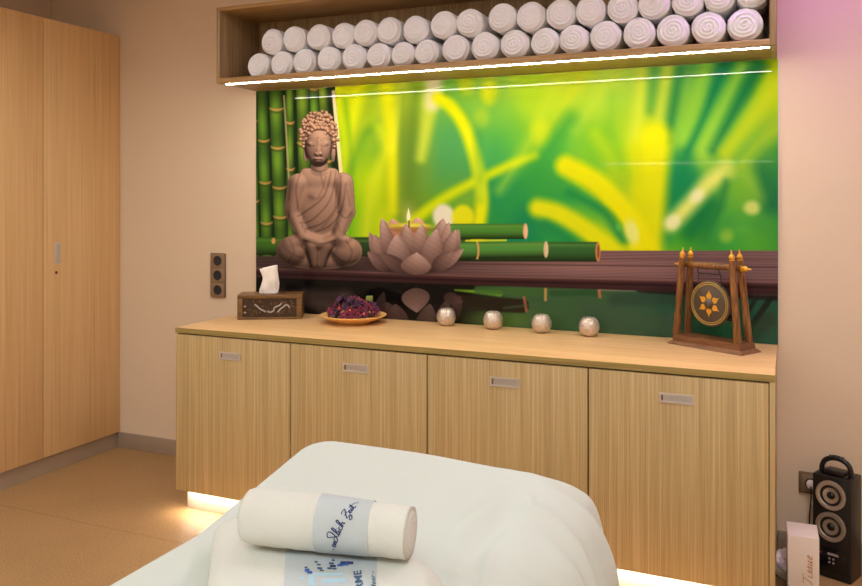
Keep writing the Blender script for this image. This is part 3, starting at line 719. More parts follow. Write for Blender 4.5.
# ================================================================== SOCKETS
def socket_mod(par, x, z, s):
    f = box('socket_insert', (x-s*.42, x+s*.42, -.0125, -.010, z-s*.42, z+s*.42), M['socket_in'], par, bev=.002)
    lathe('socket_well', [(s*.27, 0), (s*.27, .0006), (s*.25, .0008), (s*.23, .0002), (0, .0002)], M['navy'], f, 24, Matrix.Translation((x, -.0128, z)) @ Matrix.Rotation(PI/2, 4, 'X'))
p0, p1 = at_y(211.3, 252.6, YW), at_y(226.3, 297.5, YW)
zt_, zb_ = at_y(219, 253.3, YW).z, at_y(219, 297, YW).z; sw = p1.x-p0.x; shh = zt_-zb_
so = thing('wall_socket', 'triple bronze wall socket left of the mural above the worktop', 'socket', ((p0.x+p1.x)/2, YW, (zt_+zb_)/2))
box('socket_frame', (-sw/2, sw/2, -.010, -.0005, -shh/2, shh/2), M['socket'], so, bev=.003)
for k in (-1, 0, 1): socket_mod(so, 0, k*shh/3, sw)
q0, q1 = at_y(803, 471, YW), at_y(818, 494.5, YW)
s2 = thing('wall_socket', 'bronze wall socket with a plug on the right wall behind the speaker', 'socket', ((q0.x+q1.x)/2, YW, (q0.z+q1.z)/2))
hw = (q0.z-q1.z)/2
box('socket_frame', (-hw, hw, -.010, -.0005, -hw, hw), M['socket'], s2, bev=.003)
socket_mod(s2, 0, 0, hw*1.8)

# ================================================================== CARVED TISSUE BOX
fl_ = at_z(237.2, 320, TOP); fr_ = at_z(301.8, 319.3, TOP)
ang = math.atan2(fr_.y-fl_.y, fr_.x-fl_.x); TL = (fr_-fl_).length; TD, TH = .16, .132
tb = thing('tissue_box', 'dark carved wooden tissue box at the left end of the worktop', 'tissue box', (fl_.x, fl_.y, TOP+.0005), ang)
bm = bmesh.new()
add_box(bm, 0, TL, 0, TD, 0, .012, .002); add_box(bm, 0, TL, 0, TD, TH-.02, TH, .003)
for x in (0, TL-.028): add_box(bm, x, x+.028, 0, TD, .012, TH-.02, .001)
from_bm('frame', bm, M['carved_edge'], tb)
box('inner_case', (.02, TL-.02, .010, TD-.004, .006, TH-.012), M['carved'], tb)  # dark wood deepened further to paint shade into the recess
g = random.Random(5); bm = bmesh.new()          # scroll carving, front face
for k in range(26):
    x = g.uniform(.035, TL-.035); z = g.uniform(.022, TH-.03); r = g.uniform(.006, .014); a0 = g.uniform(0, 6.28)
    add_tube(bm, [(x+r*(1-i/9)*math.cos(a0+i*.75), .0075, z+r*(1-i/9)*math.sin(a0+i*.75)) for i in range(8)], .0022, 6)
from_bm('scroll_carving', bm, M['carved_edge'], tb)
for pl in ([(.09,.082),(.105,.070),(.12,.056),(.135,.048),(.15,.040)], [(.158,.046),(.172,.038),(.19,.046),(.194,.062),(.206,.068),(.222,.074),(.232,.086)],
           [(.212,.038),(.226,.054),(.24,.064),(.256,.078),(.268,.072),(.276,.060)], [(.034,.036),(.046,.038)], [(.036,.066),(.044,.074)]):
    bm = bmesh.new(); add_tube(bm, catmull([(x*TL/.34, .006, z) for x, z in pl], 4), .0045, 8)
    c_ = from_bm('relief_curl', bm, M['carve_hi'], tb); c_['label'] = 'worn silvery curling relief'
bm = bmesh.new()                                 # oval rim in the top
add_lathe(bm, [(.045, 0), (.05, .003), (.055, 0)], 28, Matrix.Translation((TL/2, TD/2, TH)) @ Matrix.Scale(1.5, 4, (1, 0, 0)))
from_bm('slot_rim', bm, M['carved'], tb)
# tissue: crumpled folded sheet
bm = bmesh.new(); nu, nv = 22, 16; rows = []
for j in range(nv):
    v = j/(nv-1); row = []
    for i in range(nu):
        a = 2*PI*i/nu; wx = .047-.004*v+.003*math.sin(v*6); wy = .018+.010*math.sin(v*3.0)
        n = mnoise.noise(Vector((math.cos(a)*1.6, math.sin(a)*1.6, v*2.6)))
        k = 1 + .28*n + .10*math.sin(a*5+v*3)*(.4+v); flare = 1 + .12*max(0, .25-v)/.25
        z = v*.142 + (.010*math.cos(a-.2)*v)
        row.append(bm.verts.new((wx*k*flare*math.cos(a)+.004*math.sin(v*4), wy*k*flare*math.sin(a), z)))
    rows.append(row)
for a, b in zip(rows, rows[1:]):
    for i in range(nu): bm.faces.new([a[i], a[(i+1) % nu], b[(i+1) % nu], b[i]])
cv = bm.verts.new((.004, 0, .122))
for i in range(nu): bm.faces.new([rows[-1][i], rows[-1][(i+1) % nu], cv])
tp = Vector((fl_.x, fl_.y, 0)) + Matrix.Rotation(ang, 3, 'Z') @ Vector((TL*.47, TD/2, 0))
ti = from_bm('tissue', bm, M['tissue'], None, (tp.x, tp.y, TOP+TH+.001), ang, smooth=math.radians(28)); tag(ti, 'white paper tissue sticking out of the carved wooden box', 'tissue')

# ================================================================== PLATE WITH DRIED FLOWERS
pc = at_z(353.5, 322.5, TOP); PR = 33.2*( -pc.x*SN+pc.y*CS)/F
lathe('wooden_plate', [(0, 0), (PR*.50, 0), (PR*.52, .004), (PR*.50, .010), (PR*.75, .018), (PR*.97, .037), (PR, .041), (PR*.985, .0435), (PR*.95, .043), (PR*.72, .026), (PR*.4, .017), (0, .015)], M['plate'], None, 64, loc=(pc.x, pc.y, TOP+.0003))
tag(bpy.data.objects['wooden_plate'], 'round pale wooden plate heaped with dried purple flowers', 'plate')
def blossom(name, mats, r, seed, petals=9):
    g = random.Random(seed); root = thing(name, 'x', 'flower')
    for layer in range(2):
        bm = bmesh.new()
        for k in range(petals-layer*3):
            a = 2*PI*k/(petals-layer*3)+g.uniform(-.25, .25)+layer*.3; L = r*g.uniform(.8, 1.1)*(1-.3*layer); w = L*.42; up = .3+.55*layer+g.uniform(-.15, .2)
            rows = []
            for i in range(5):
                t = i/4; wd = w*math.sin(PI*min(1, .12+t*.80))*.9; rr = L*t; z = L*t*up + r*.2*math.sin(t*3)*g.uniform(.5, 1.2)
                c = []
                for s in (-1, 0, 1):
                    x = rr; y = s*wd*.6; zz = z+abs(s)*wd*.35+g.uniform(-.002, .002)
                    c.append(bm.verts.new((x*math.cos(a)-y*math.sin(a), x*math.sin(a)+y*math.cos(a), zz)))
                rows.append(c)
            for p, q in zip(rows, rows[1:]):
                for s in range(2): bm.faces.new([p[s], p[s+1], q[s+1], q[s]])
        from_bm('outer_petals' if layer == 0 else 'inner_petals', bm, M[mats[layer]], root, smooth=True)
    lathe('flower_centre', [(0, r*.5), (r*.16, r*.44), (r*.2, r*.3), (r*.12, r*.05), (0, 0)], M[mats[2]], root, 10)
    return root
protos = [blossom('dried_flower', ('magenta', 'rose', 'plum'), .034, 1), blossom('dried_flower', ('plum', 'violet', 'plum'), .034, 2), blossom('dried_flower', ('magenta', 'violet', 'coral'), .032, 3), blossom('dried_flower', ('plum', 'magenta', 'coral'), .034, 4), blossom('dried_flower', ('rose', 'coral', 'plum'), .028, 5)]
kinds = ['magenta and rose dried blossom in the heap on the wooden plate', 'dark plum and violet dried blossom in the heap on the wooden plate', 'magenta and violet dried blossom with a coral centre on the plate',
         'dark plum dried blossom with magenta centre petals on the wooden plate', 'pale rose and coral dried blossom in the heap on the plate']
grp = ['magenta and rose blossoms', 'plum and violet blossoms', 'magenta and violet blossoms', 'plum and magenta blossoms', 'rose and coral blossoms']
def copy_thing(o):
    c = o.copy(); COL.objects.link(c)
    for ch in o.children:
        k = ch.copy(); COL.objects.link(k); k.parent = c
    return c
g = random.Random(11); used = set(); spots = []
for ring, (n, rr, zz) in enumerate(((14, .112, .058), (11, .090, .076), (8, .062, .094), (5, .036, .112), (1, 0, .122))):
    for i in range(n):
        a = 2*PI*i/n+ring*.4+g.uniform(-.15, .15); spots.append((rr*math.cos(a), rr*math.sin(a), zz+g.uniform(-.006, .008)))
spots += [(-.06, -.01, .124), (-.045, -.04, .118), (-.075, .02, .118)]
for n, (x, y, z) in enumerate(spots):
    k = g.choice((0, 1, 1, 2, 3, 3, 3, 1, 4, 0)); o = protos[k] if k not in used else copy_thing(protos[k]); used.add(k)
    o.location = (pc.x+x, pc.y+y, TOP+z*.92); d = math.hypot(x, y)
    tilt = min(1.2, d*9); o.rotation_euler = (Vector((x, y-.06, .10)).normalized().to_track_quat('Z', 'Y')).to_euler()
    s = g.uniform(.85, 1.2); o.scale = (s, s, s)
    o['label'] = kinds[k]; o['group'] = grp[k]
bm = bmesh.new(); add_box(bm, -.017, .017, -.014, .014, 0, .030, .003)
pk = from_bm('dried_pod', bm, M['leaf'], None, (pc.x+.062, pc.y+.06, TOP+.105), .3); tag(pk, 'pale green square dried pod behind the flowers on the plate', 'pod')

# ================================================================== CANDLE HOLDERS
prof = [(0, 0), (.022, 0), (.030, .003), (.042, .016), (.0485, .036), (.0475, .056), (.040, .074), (.031, .084), (.027, .0865), (.0245, .085), (.026, .078), (.034, .066), (.038, .045), (.030, .018), (0, .012)]
hold_lab = ['silver mottled ball candle holder nearest the plate of flowers', 'silver mottled ball candle holder, second from the plate of flowers',
            'silver mottled ball candle holder, second from the gong', 'silver mottled ball candle holder nearest the gong']
hp_ = None
for k, (u, v) in enumerate(((446.2, 325.5), (493, 329), (541.6, 332.6), (589.2, 335.9))):
    p = at_z(u, v, TOP)
    if hp_ is None:
        hp_ = thing('candle_holder', hold_lab[0], 'candle holder', (0, 0, 0), 0, 'silver candle holders in a row')
        lathe('glass_ball', prof, M['mercury'], hp_, 40)
        lathe('tealight', [(0, .062), (.018, .062), (.019, .060), (.019, .048), (0, .048)], M['wax'], hp_, 20)
        o = hp_
    else: o = copy_thing(hp_)
    o.location = (p.x, p.y, TOP+.0003); o['label'] = hold_lab[k]; o.rotation_euler = (0, 0, k*1.3)

# ================================================================== GONG
A, B_, C_ = at_z(666.2, 343.2, TOP), at_z(741.5, 356.3, TOP), at_z(760, 352, TOP)
ga = math.atan2(B_.y-A.y, B_.x-A.x); GL = (B_-A).length; GD = .150
ux = Vector((math.cos(ga), math.sin(ga), 0)); uy = Vector((-math.sin(ga), math.cos(ga), 0))
gc = (A+B_)/2 + uy*GD/2
gs = thing('gong_stand', 'brown wooden gong stand with gold finials at the right end of the worktop', 'gong stand', (gc.x, gc.y, TOP+.0004), ga)
def frustum(name, a0, b0, z0, a1, b1, z1, mat, par):
    bm = bmesh.new(); v = [bm.verts.new(p) for p in ((-a0,-b0,z0),(a0,-b0,z0),(a0,b0,z0),(-a0,b0,z0),(-a1,-b1,z1),(a1,-b1,z1),(a1,b1,z1),(-a1,b1,z1))]
    for f in ((0,3,2,1),(4,5,6,7),(0,1,5,4),(1,2,6,5),(2,3,7,6),(3,0,4,7)): bm.faces.new([v[i] for i in f])
    bmesh.ops.bevel(bm, geom=list(bm.edges), offset=.0012, segments=2, affect='EDGES'); return from_bm(name, bm, mat, par)
frustum('base_moulding', GL/2, GD/2, 0, GL/2-.016, GD/2-.016, .016, M['gongbase'], gs)
frustum('base_block', GL/2-.018, GD/2-.018, .0155, GL/2-.022, GD/2-.022, .042, M['gongbase'], gs)
fin = [(0, .050), (.002, .044), (.0045, .036), (.0035, .031), (.009, .026), (.0125, .018), (.0115, .011), (.0075, .006), (.0125, .003), (.0125, 0), (0, 0)]
for sx in (-1, 1):
    for sy in (-1, 1):
        b0 = Vector((sx*(GL/2-.040)-(.012 if sx < 0 else 0), sy*.040, .041)); t0 = Vector((sx*(GL/2-.074)-(.022 if sx < 0 else 0), sy*.030, .385))
        p = tube('post', [b0, b0.lerp(t0, .02), b0.lerp(t0, .33), b0.lerp(t0, .66), b0.lerp(t0, .97), t0], [.0150, .0165, .0145, .0150, .0135, .0130], M['gongwood'], gs, 14)
        dr = (t0-b0).normalized()
        f = lathe('finial', fin, M['gold'], p, 18, Matrix.Translation(t0-dr*.002) @ dr.to_track_quat('Z', 'Y').to_matrix().to_4x4()); f['label'] = 'gold painted finial'
cb = tube('crossbar', [(-.155, 0, .352), (-.05, 0, .354), (.05, 0, .354), (.142, 0, .352)], [.0135, .015, .015, .0135], M['gongwood'], gs, 14)
for s in (-1, 1):
    f = lathe('finial', fin, M['gold'], cb, 18, Matrix.Translation((.140 if s > 0 else -.153, 0, .352)) @ Matrix.Rotation(s*PI/2, 4, 'Y')); f['label'] = 'gold painted end finial'
# the gong itself
RG, ZG = .099, .190
gg = thing('gong', 'round dark bronze gong with a gold flower hanging in the wooden stand', 'gong', (gc.x-ux.x*.014, gc.y-ux.y*.014, TOP), ga)
T = Matrix.Translation((0, 0, ZG)) @ Matrix.Rotation(PI/2, 4, 'X')
lathe('gong_disc', [(0, .024), (.010, .023), (.019, .016), (.022, .009), (.024, .008), (RG-.006, .005), (RG, .002), (RG+.001, -.008), (RG-.004, -.012), (RG-.006, -.002), (0, .001)], M['gong'], gg, 56, T)
for r in (RG-.007, RG-.0155):
    lathe('painted_ring', [(r-.0028, .0062), (r-.0014, .0072), (r+.0014, .0072), (r+.0028, .0058)], M['gold_dull'], gg, 56, T)
for k in range(6):
    a = PI/2+k*PI/3 + (0); bm = bmesh.new(); out = []
    for t, w in ((0, .009), (.2, .0128), (.42, .0125), (.58, .0066), (.8, .0018), (1, .0004)): out.append((.0225+t*.036, w))
    vs = []
    for r, w in out:
        for s in (-1, 1):
            x, z = r*math.cos(a)-s*w*math.sin(a), r*math.sin(a)+s*w*math.cos(a); vs.append(bm.verts.new((x, -.0098+r*.03, ZG+z)))
    for i in range(len(out)-1): bm.faces.new([vs[2*i], vs[2*i+1], vs[2*i+3], vs[2*i+2]])
    e_ = bmesh.ops.extrude_face_region(bm, geom=list(bm.faces)); bmesh.ops.translate(bm, vec=(0, .0012, 0), verts=[v for v in e_['geom'] if isinstance(v, bmesh.types.BMVert)])
    pt = from_bm('painted_petal', bm, M['gold'], gg)
bm = bmesh.new()
for s in (-1, 1):
    add_tube(bm, [(s*.052, -.0165, .345), (s*.056, -.004, .318), (s*.060, -.003, ZG+RG*.76)], .0022, 8)
add_tube(bm, [(-.056, -.004, .320), (.056, -.004, .320)], .0026, 8)
from_bm('hanging_cord', bm, M['cord'], gg)
# mallet
ml = thing('gong_mallet', 'black gong mallet hanging beside the gong inside the stand', 'mallet', (gc.x, gc.y, TOP), ga)
tube('handle', [(.080, .026, .338), (.080, .026, .24), (.079, .026, .158)], [.0075, .009, .009], M['cord'], ml, 10)
lathe('mallet_head', [(0, -.022), (.014, -.022), (.016, -.019), (.016, .019), (.014, .022), (0, .022)], M['black_plastic'], ml, 20, Matrix.Translation((.076, .030, .135)) @ Matrix.Rotation(PI/2, 4, 'Y'))

# ================================================================== RIGHT CORNER: speaker, tissue carton, paper
s0, s1 = at_z(812.3, 471.5, .43), at_z(851, 480.7, .43)
k_ = 3.42/(-s0.x*SN + s0.y*CS)
SHT = HC-(471.5-HOR)*3.42/F
s0, s1 = at_z(812.3, 471.5, SHT), at_z(851, 480.7, SHT)
sa = math.atan2(s1.y-s0.y, s1.x-s0.x); SWD = (s1-s0).length; SDP = .12
sp = thing('speaker', 'black portable twin-cone speaker with a carry handle on the floor at the right', 'speaker', (s0.x, s0.y, .0005), sa)
box('cabinet_body', (0, SWD, 0, SDP, 0, SHT-.004), M['black_plastic'], sp, bev=.006)
box('top_panel', (.012, SWD-.012, .012, SDP-.012, SHT-.0045, SHT-.001), M['black_gloss'], sp, bev=.001)
px_m = (3.38)/F
for (u, v) in ((831.3, 496), (831.5, 527.5)):
    zz = HC-(v-HOR)*3.36/F; X0 = SWD*.49
    R = 14.9*px_m*.98
    T = Matrix.Translation((X0, -.0005, zz)) @ Matrix.Rotation(PI/2, 4, 'X')
    w = lathe('woofer', [(R*.70, .0), (R*.70, .006), (R*.78, .009), (R*.97, .008), (R, .004), (R, 0)], M['silver_cone'], sp, 48, T); w['label'] = 'silver ringed speaker cone'
    lathe('surround', [(R*.50, .001), (R*.56, .006), (R*.64, .006), (R*.71, .001)], M['black_plastic'], w, 40, T)
    lathe('cone', [(R*.52, .004), (R*.30, .0015), (R*.26, .0012), (R*.26, .0005), (R*.52, .0005)], M['silver_cone'], w, 40, T)
    lathe('dust_cap', [(0, .010), (R*.12, .009), (R*.22, .004), (R*.27, .001)], M['black_gloss'], w, 32, T)
cp = box('control_panel', (.010, SWD-.010, -.002, .001, .028, .125), M['black_gloss'], sp, bev=.001)
box('display', (.062, .105, -.003, -.0018, .098, .108), M['grey_print'], cp)
box('red_button', (.018, .036, -.003, -.0018, .097, .103), M['red'], cp)
for i in range(4): lathe('control_knob', [(0, .004), (.004, .004), (.0045, 0)], M['grey_print'], cp, 12, Matrix.Translation((.070+.016*(i % 2), -.002, .085-.016*(i//2))) @ Matrix.Rotation(PI/2, 4, 'X'))
hy = SDP*.45
pl = catmull([(.018, hy, SHT-.006), (.020, hy, SHT+.022), (.036, hy, SHT+.048), (SWD/2, hy, SHT+.062), (SWD-.036, hy, SHT+.048), (SWD-.020, hy, SHT+.022), (SWD-.018, hy, SHT-.006)], 6)
hdl = tube('carry_handle', pl, .0105, M['black_plastic'], sp, 12)
box('grip_rest', (.036, SWD-.036, hy-.030, hy+.030, SHT-.002, SHT+.014), M['black_plastic'], sp, bev=.004)
for i in range(5): lathe('grip_rib', [(.0118, -.003), (.0128, 0), (.0118, .003)], M['black_plastic'], hdl, 12, Matrix.Translation((SWD/2-.024+.012*i, hy, SHT+.0615-.0006*abs(i-2)**2)) @ Matrix.Rotation(PI/2, 4, 'Y'))
# plug and cable
pgx = (q0.x+q1.x)/2; pgz = (q0.z+q1.z)/2
pcd = thing('power_cable', 'thin black power cable with a pale plug hanging behind the speaker', 'cable', (pgx, YW, 0))
pg = lathe('plug', [(0, .038), (.012, .037), (.0165, .034), (.0175, .018), (.017, .0138)], M['white_plastic'], pcd, 20, Matrix.Translation((0, 0, pgz)) @ Matrix.Rotation(PI/2, 4, 'X'))
tube('cord', catmull([(0, -.036, pgz-.004), (.002, -.040, pgz-.04), (-.004, -.036, pgz-.14), (-.006, -.030, .10), (.0, -.026, .012), (.03, -.022, .006), (.10, -.022, .006)], 6), .0028, M['black_plastic'], pcd, 8)
# tissue carton standing on end
c0, c1, c2 = (at_z(787.6, 535, .255), at_z(817.6, 536.2, .255), at_z(785.5, 519.6, .255))
ca_ = .03; CW = .112; CD = .15
tc_ = thing('tissue_carton', 'tall white tissue carton standing on end in front of the speaker', 'carton', (c0.x, c0.y, .0005), ca_)
box('carton_body', (0, CW, 0, CD, 0, .2545), M['card'], tc_, bev=.0015)
def letters(strokes, w, fn, name, mat, par):
    """strokes: lists of 2-D points; fn maps (s,t) to 3-D; thin raised ribbons"""
    bm = bmesh.new()
    for st in strokes:
        P = [Vector((p[0], p[1], 0)) for p in st]; P = catmull(P, 4) if len(P) > 2 else P
        L = []; n = len(P)
        for i, p in enumerate(P):
            t = (P[min(i+1, n-1)]-P[max(i-1, 0)]); t = t.normalized() if t.length > 1e-9 else Vector((1, 0, 0)); nn = Vector((-t.y, t.x, 0))*w/2
            L.append((bm.verts.new(fn(*(p+nn)[:2])), bm.verts.new(fn(*(p-nn)[:2]))))
        for a, b in zip(L, L[1:]): bm.faces.new([a[0], a[1], b[1], b[0]])
    return from_bm(name, bm, mat, par, smooth=None)
TIS = []   # italic "Tissue", unit x-height 1
def put(st, dx): TIS.extend([[(x+dx+.28*y, y) for x, y in s] for s in st])
put([[(-.35, 1.75), (-.1, 1.95), (.5, 1.85), (1.15, 2.0)], [(.55, 1.88), (.42, 1.0), (.25, .15), (-.05, -.05)]], 0)
put([[(0, .95), (-.05, .3), (.1, 0), (.35, .15)], [(.02, 1.45), (.05, 1.55)]], 1.15)
for dx in (1.75, 2.4): put([[(-.1, .3), (.2, 1.0), (.3, .55), (.18, .02), (-.12, .1)], [(.2, .02), (.5, .25)]], dx)
put([[(0, .95), (-.05, .3), (.08, 0), (.3, .15), (.5, .95)], [(.5, .95), (.45, .2), (.6, 0), (.75, .15)]], 3.1)
put([[(0, .45), (.35, .62), (.3, .95), (.08, .9), (-.05, .4), (.12, 0), (.45, .18)]], 4.1)
zb0 = HC-(586-HOR)*3.2/F; sc_ = .0135
def tfn(x, y): return Vector((CW*.78 - y*sc_*1.25, -.0006, .075 + x*sc_*1.75))
lt = letters(TIS, .16, tfn, 'lettering', M['copper'], tc_); lt['label'] = 'copper italic word Tissue running upwards'
# crumpled paper by the cabinet
bm = bmesh.new(); bmesh.ops.create_icosphere(bm, subdivisions=4, radius=1)
for v in bm.verts:
    n = mnoise.noise(v.co*1.9)*.35 + abs(mnoise.noise(v.co*4.3))*.25
    v.co = Vector((v.co.x*.05*(1+n), v.co.y*.06*(1+n), (v.co.z*.055*(1+n))+.055)); v.co.z = max(v.co.z, .0005)
pb = at_z(783, 566, 0)
cpb = from_bm('crumpled_paper', bm, M['tissue'], None, (-.002, 3.70, 0), 0, smooth=math.radians(20)); tag(cpb, 'crumpled white paper on the floor between the cabinets and the carton', 'paper')

# ================================================================== MASSAGE TABLE, SHEET
TX0, TX1, TY0, TY1, TZ = -1.315, -.585, .25, 2.135, .750
HY0 = 1.60
def zr(x):
    t = max(0, min(1, (x+1.0)/.42)); return -.018*t*t*(3-2*t)
def ztop(y):
    t = max(0, (y-HY0)/(TY1-HY0)); s = .03
    return TZ + .090*(t if t > .0 else 0)
mt = thing('massage_table', 'massage table with a raised headrest under the white sheet', 'massage table', ((TX0+TX1)/2, TY0, 0))
hwid = (TX1-TX0)/2-.03
box('cushion', (-hwid, hwid, .03, HY0-TY0-.005, TZ-.12, TZ-.035), M['cushion'], mt, bev=.02)
bm = bmesh.new(); add_box(bm, -hwid, hwid, HY0-TY0+.005, TY1-TY0-.05, TZ-.12, TZ-.050)
for v in bm.verts: v.co.z += max(0, (v.co.y-(HY0-TY0)))/(TY1-HY0)*.088
from_bm('headrest', bm, M['cushion'], mt)
box('under_frame', (-hwid+.03, hwid-.03, .10, TY1-TY0-.15, TZ-.16, TZ-.121), M['gongwood'], mt)
for sx in (-1, 1):
    for yy in (.18, TY1-TY0-.25):
        x = sx*(hwid-.07); box('leg', (x-.025, x+.025, yy-.025, yy+.025, 0.0005, TZ-.161), M['gongwood'], mt, bev=.003)
# sheet
def perimeter(n=420, R=.075):
    x0, x1, y0, y1 = TX0, TX1, TY0, TY1; pts = []
    segs = [((x1-R, y0), (x1, y0+R), 'arc', (x1-R, y0+R), -PI/2), ((x1, y0+R), (x1, y1-R), 'line', None, 0), ((x1, y1-R), (x1-R, y1), 'arc', (x1-R, y1-R), 0),
            ((x1-R, y1), (x0+R, y1), 'line', None, PI/2), ((x0+R, y1), (x0, y1-R), 'arc', (x0+R, y1-R), PI/2), ((x0, y1-R), (x0, y0+R), 'line', None, PI),
            ((x0, y0+R), (x0+R, y0), 'arc', (x0+R, y0+R), PI), ((x0+R, y0), (x1-R, y0), 'line', None, -PI/2)]
    for a, b, kind, c, an in segs:
        L = R*PI/2 if kind == 'arc' else math.dist(a, b); m = max(14 if kind == 'arc' else 6, int(L/.016))
        for i in range(m):
            t = i/m
            if kind == 'arc': th = an+t*PI/2; pts.append((c[0]+R*math.cos(th), c[1]+R*math.sin(th), math.cos(th), math.sin(th)))
            else: pts.append((a[0]+(b[0]-a[0])*t, a[1]+(b[1]-a[1])*t, math.cos(an), math.sin(an)))
    return pts
per = perimeter(); arc = [0]
for a, b in zip(per, per[1:]): arc.append(arc[-1]+math.dist(a[:2], b[:2]))
es = [0, .012, .025, .04, .06, .085, .11, .14, .18, .23, .29, .36, .44, .53, .62, .70]
oute = np.interp(es, [0, .03, .08, .15, .30, .50, .75], [0, .030, .080, .140, .190, .212, .225])
drop = np.interp(es, [0, .03, .08, .15, .30, .50, .75], [0, .006, .030, .078, .205, .40, .655])
outl = np.interp(es, [0, .02, .05, .15, .30, .50, .75], [0, .014, .020, .028, .035, .045, .06])
dropl = np.interp(es, [0, .02, .05, .15, .30, .50, .75], [0, .010, .036, .134, .28, .48, .72])
def ridges(x, y):
    z = 0
    for (ax, ay, bx, by, h, w) in ((-.66, 2.05, -.74, 1.70, .010, .020), (-.62, 2.00, -.66, 1.62, -.008, .018), (-.70, 1.78, -.60, 1.50, .008, .018), (-.78, 1.72, -.62, 1.40, .006, .02),
                                   (-.64, 2.08, -.56, 1.90, .008, .014), (-.70, 2.02, -.69, 1.84, .006, .009), (-.66, 1.86, -.64, 1.62, -.005, .009), (-.74, 1.66, -.60, 1.62, .004, .010), (-.62, 1.78, -.58, 1.58, .006, .010), (-1.25, 2.02, -1.05, 1.72, .004, .03)):
        dx, dy = bx-ax, by-ay; t = max(0, min(1, ((x-ax)*dx+(y-ay)*dy)/(dx*dx+dy*dy))); d = math.hypot(x-ax-t*dx, y-ay-t*dy)
        z += 1.9*h*math.exp(-(d/w)**2)*math.sin(PI*min(1, max(0, t*.9+.05)))
    return z
bm = bmesh.new(); rows = []
xc = (TX0+TX1)/2; hwT = (TX1-TX0)/2
for f in [1, .985, .96, .92, .86, .8, .72, .64, .56, .48, .4, .32, .24, .16, .08, 0][::-1]:
    row = []
    for (x, y, nx_, ny_) in per:
        cy = min(max(y, TY0+hwT), TY1-hwT); X = xc+(x-xc)*f; Y = cy+(y-cy)*f
        row.append(bm.verts.new((X, Y, ztop(Y)+zr(X)*max(0, min(1, (Y-1.6)/.4))+ridges(X, Y))))
    rows.append(row)
for ei, e in enumerate(es[1:], 1):
    row = []
    for pi_, ((x, y, nx_, ny_), s) in enumerate(zip(per, arc)):
        right = max(0, nx_)**.6 if nx_ > 0 else 0
        # far right corner keeps the full flare on both sides
        if ny_ > 0 and x > TX1-.32: right = max(right, 1-max(0, (TX1-.12-x))/.20)
        right = max(0, min(1, right))
        o_ = outl[ei]*(1-right)+oute[ei]*right; d_ = dropl[ei]*(1-right)+drop[ei]*right
        amp = min(1, e/.16)
        fo = .026*(.6-abs(math.sin(s*9.5+.8*math.sin(s*4)-e*1.5))**.8) + .014*(.5-abs(math.sin(s*21+e*6))) + .006*math.sin(s*71+2+e*9)
        corner = max(0, nx_)*max(0, ny_)*2
        o_ += amp*fo*(.35+.65*right) + corner*.030*min(1, e/.2)*math.sin(math.atan2(ny_, nx_)*9)
        X = x+nx_*o_; Y = y+ny_*o_
        z = ztop(min(y, TY1))+zr(x)*max(0, min(1, (y-1.6)/.4))+ridges(x, y)*(1-min(1, e/.1)) - d_ + .010*math.sin(s*8)*amp*.3
        row.append(bm.verts.new((X, Y, max(.02, z))))
    rows.append(row)
n = len(per)
for a, b in zip(rows, rows[1:]):
    for i in range(n): bm.faces.new([a[i], a[(i+1) % n], b[(i+1) % n], b[i]])
bmesh.ops.remove_doubles(bm, verts=bm.verts, dist=.0004)
bs = from_bm('bed_sheet', bm, M['sheet'], None, None, 0, smooth=True); tag(bs, 'white sheet draped over the massage table in the foreground', 'sheet')
so_ = bs.modifiers.new('sub', 'SUBSURF'); so_.levels = 1; so_.render_levels = 1

# folded towel lying on the sheet
q = [(-1.262, 1.590), (-.650, 1.560), (-.490, 1.17), (-.955, 1.17)]      # back-left, back-right, front-right, front-left
def bil(a, b):       # a: 0 left..1 right, b: 0 back..1 front
    L = Vector(q[0]).lerp(Vector(q[3]), b); R = Vector(q[1]).lerp(Vector(q[2]), b); return L.lerp(R, a)
T2Z0, T2H = TZ+.005, .080
bm = bmesh.new(); bmesh.ops.create_cube(bm, size=2); bmesh.ops.subdivide_edges(bm, edges=list(bm.edges), cuts=23, use_grid_fill=True)
for v in bm.verts:
    p = v.co.copy(); m_ = max(abs(p.x), abs(p.y), abs(p.z))
    pn = (abs(p.x)**9+abs(p.y)**9+abs(p.z)**2.6)**(1/5.0); k = 1.0/max(pn, 1e-6)
    k = min(1.0, k)
    x, y, z = p.x*k, p.y*k, p.z*k
    w = bil(.5+.5*x, .5-.5*y); zz = T2Z0+T2H*(.5+.5*z)
    edge = min(1-abs(x), 1-abs(y)); zz -= (T2H*.10)*math.exp(-edge/.10)*(z > 0)
    zz += .0022*mnoise.noise(Vector((w.x*14, w.y*14, 1)))*(z > 0)
    v.co = (w.x, w.y, zz)
t2 = from_bm('folded_towel', bm, M['terry2'], None, None, 0, smooth=True); tag(t2, 'folded white towel with blue print lying flat on the massage table', 'towel')
from mathutils.bvhtree import BVHTree
dg = bpy.context.evaluated_depsgraph_get(); bvh2 = BVHTree.FromObject(t2, dg)
def on2(a, b, lift=.0015):
    w = bil(a, b); h = bvh2.ray_cast(Vector((w.x, w.y, 2)), Vector((0, 0, -1))); z = h[0].z if h[0] else T2Z0+T2H
    return Vector((w.x, w.y, z+lift))
def ab_of(u, v):   # photo point to (a, b) on the towel top
    P = at_z(u, v, T2Z0+T2H-.001); b = (q[0][1]-P.y)/(q[0][1]-q[3][1]); L = Vector(q[0]).lerp(Vector(q[3]), b); R = Vector(q[1]).lerp(Vector(q[2]), b)
    return (P.x-L.x)/(R.x-L.x), b
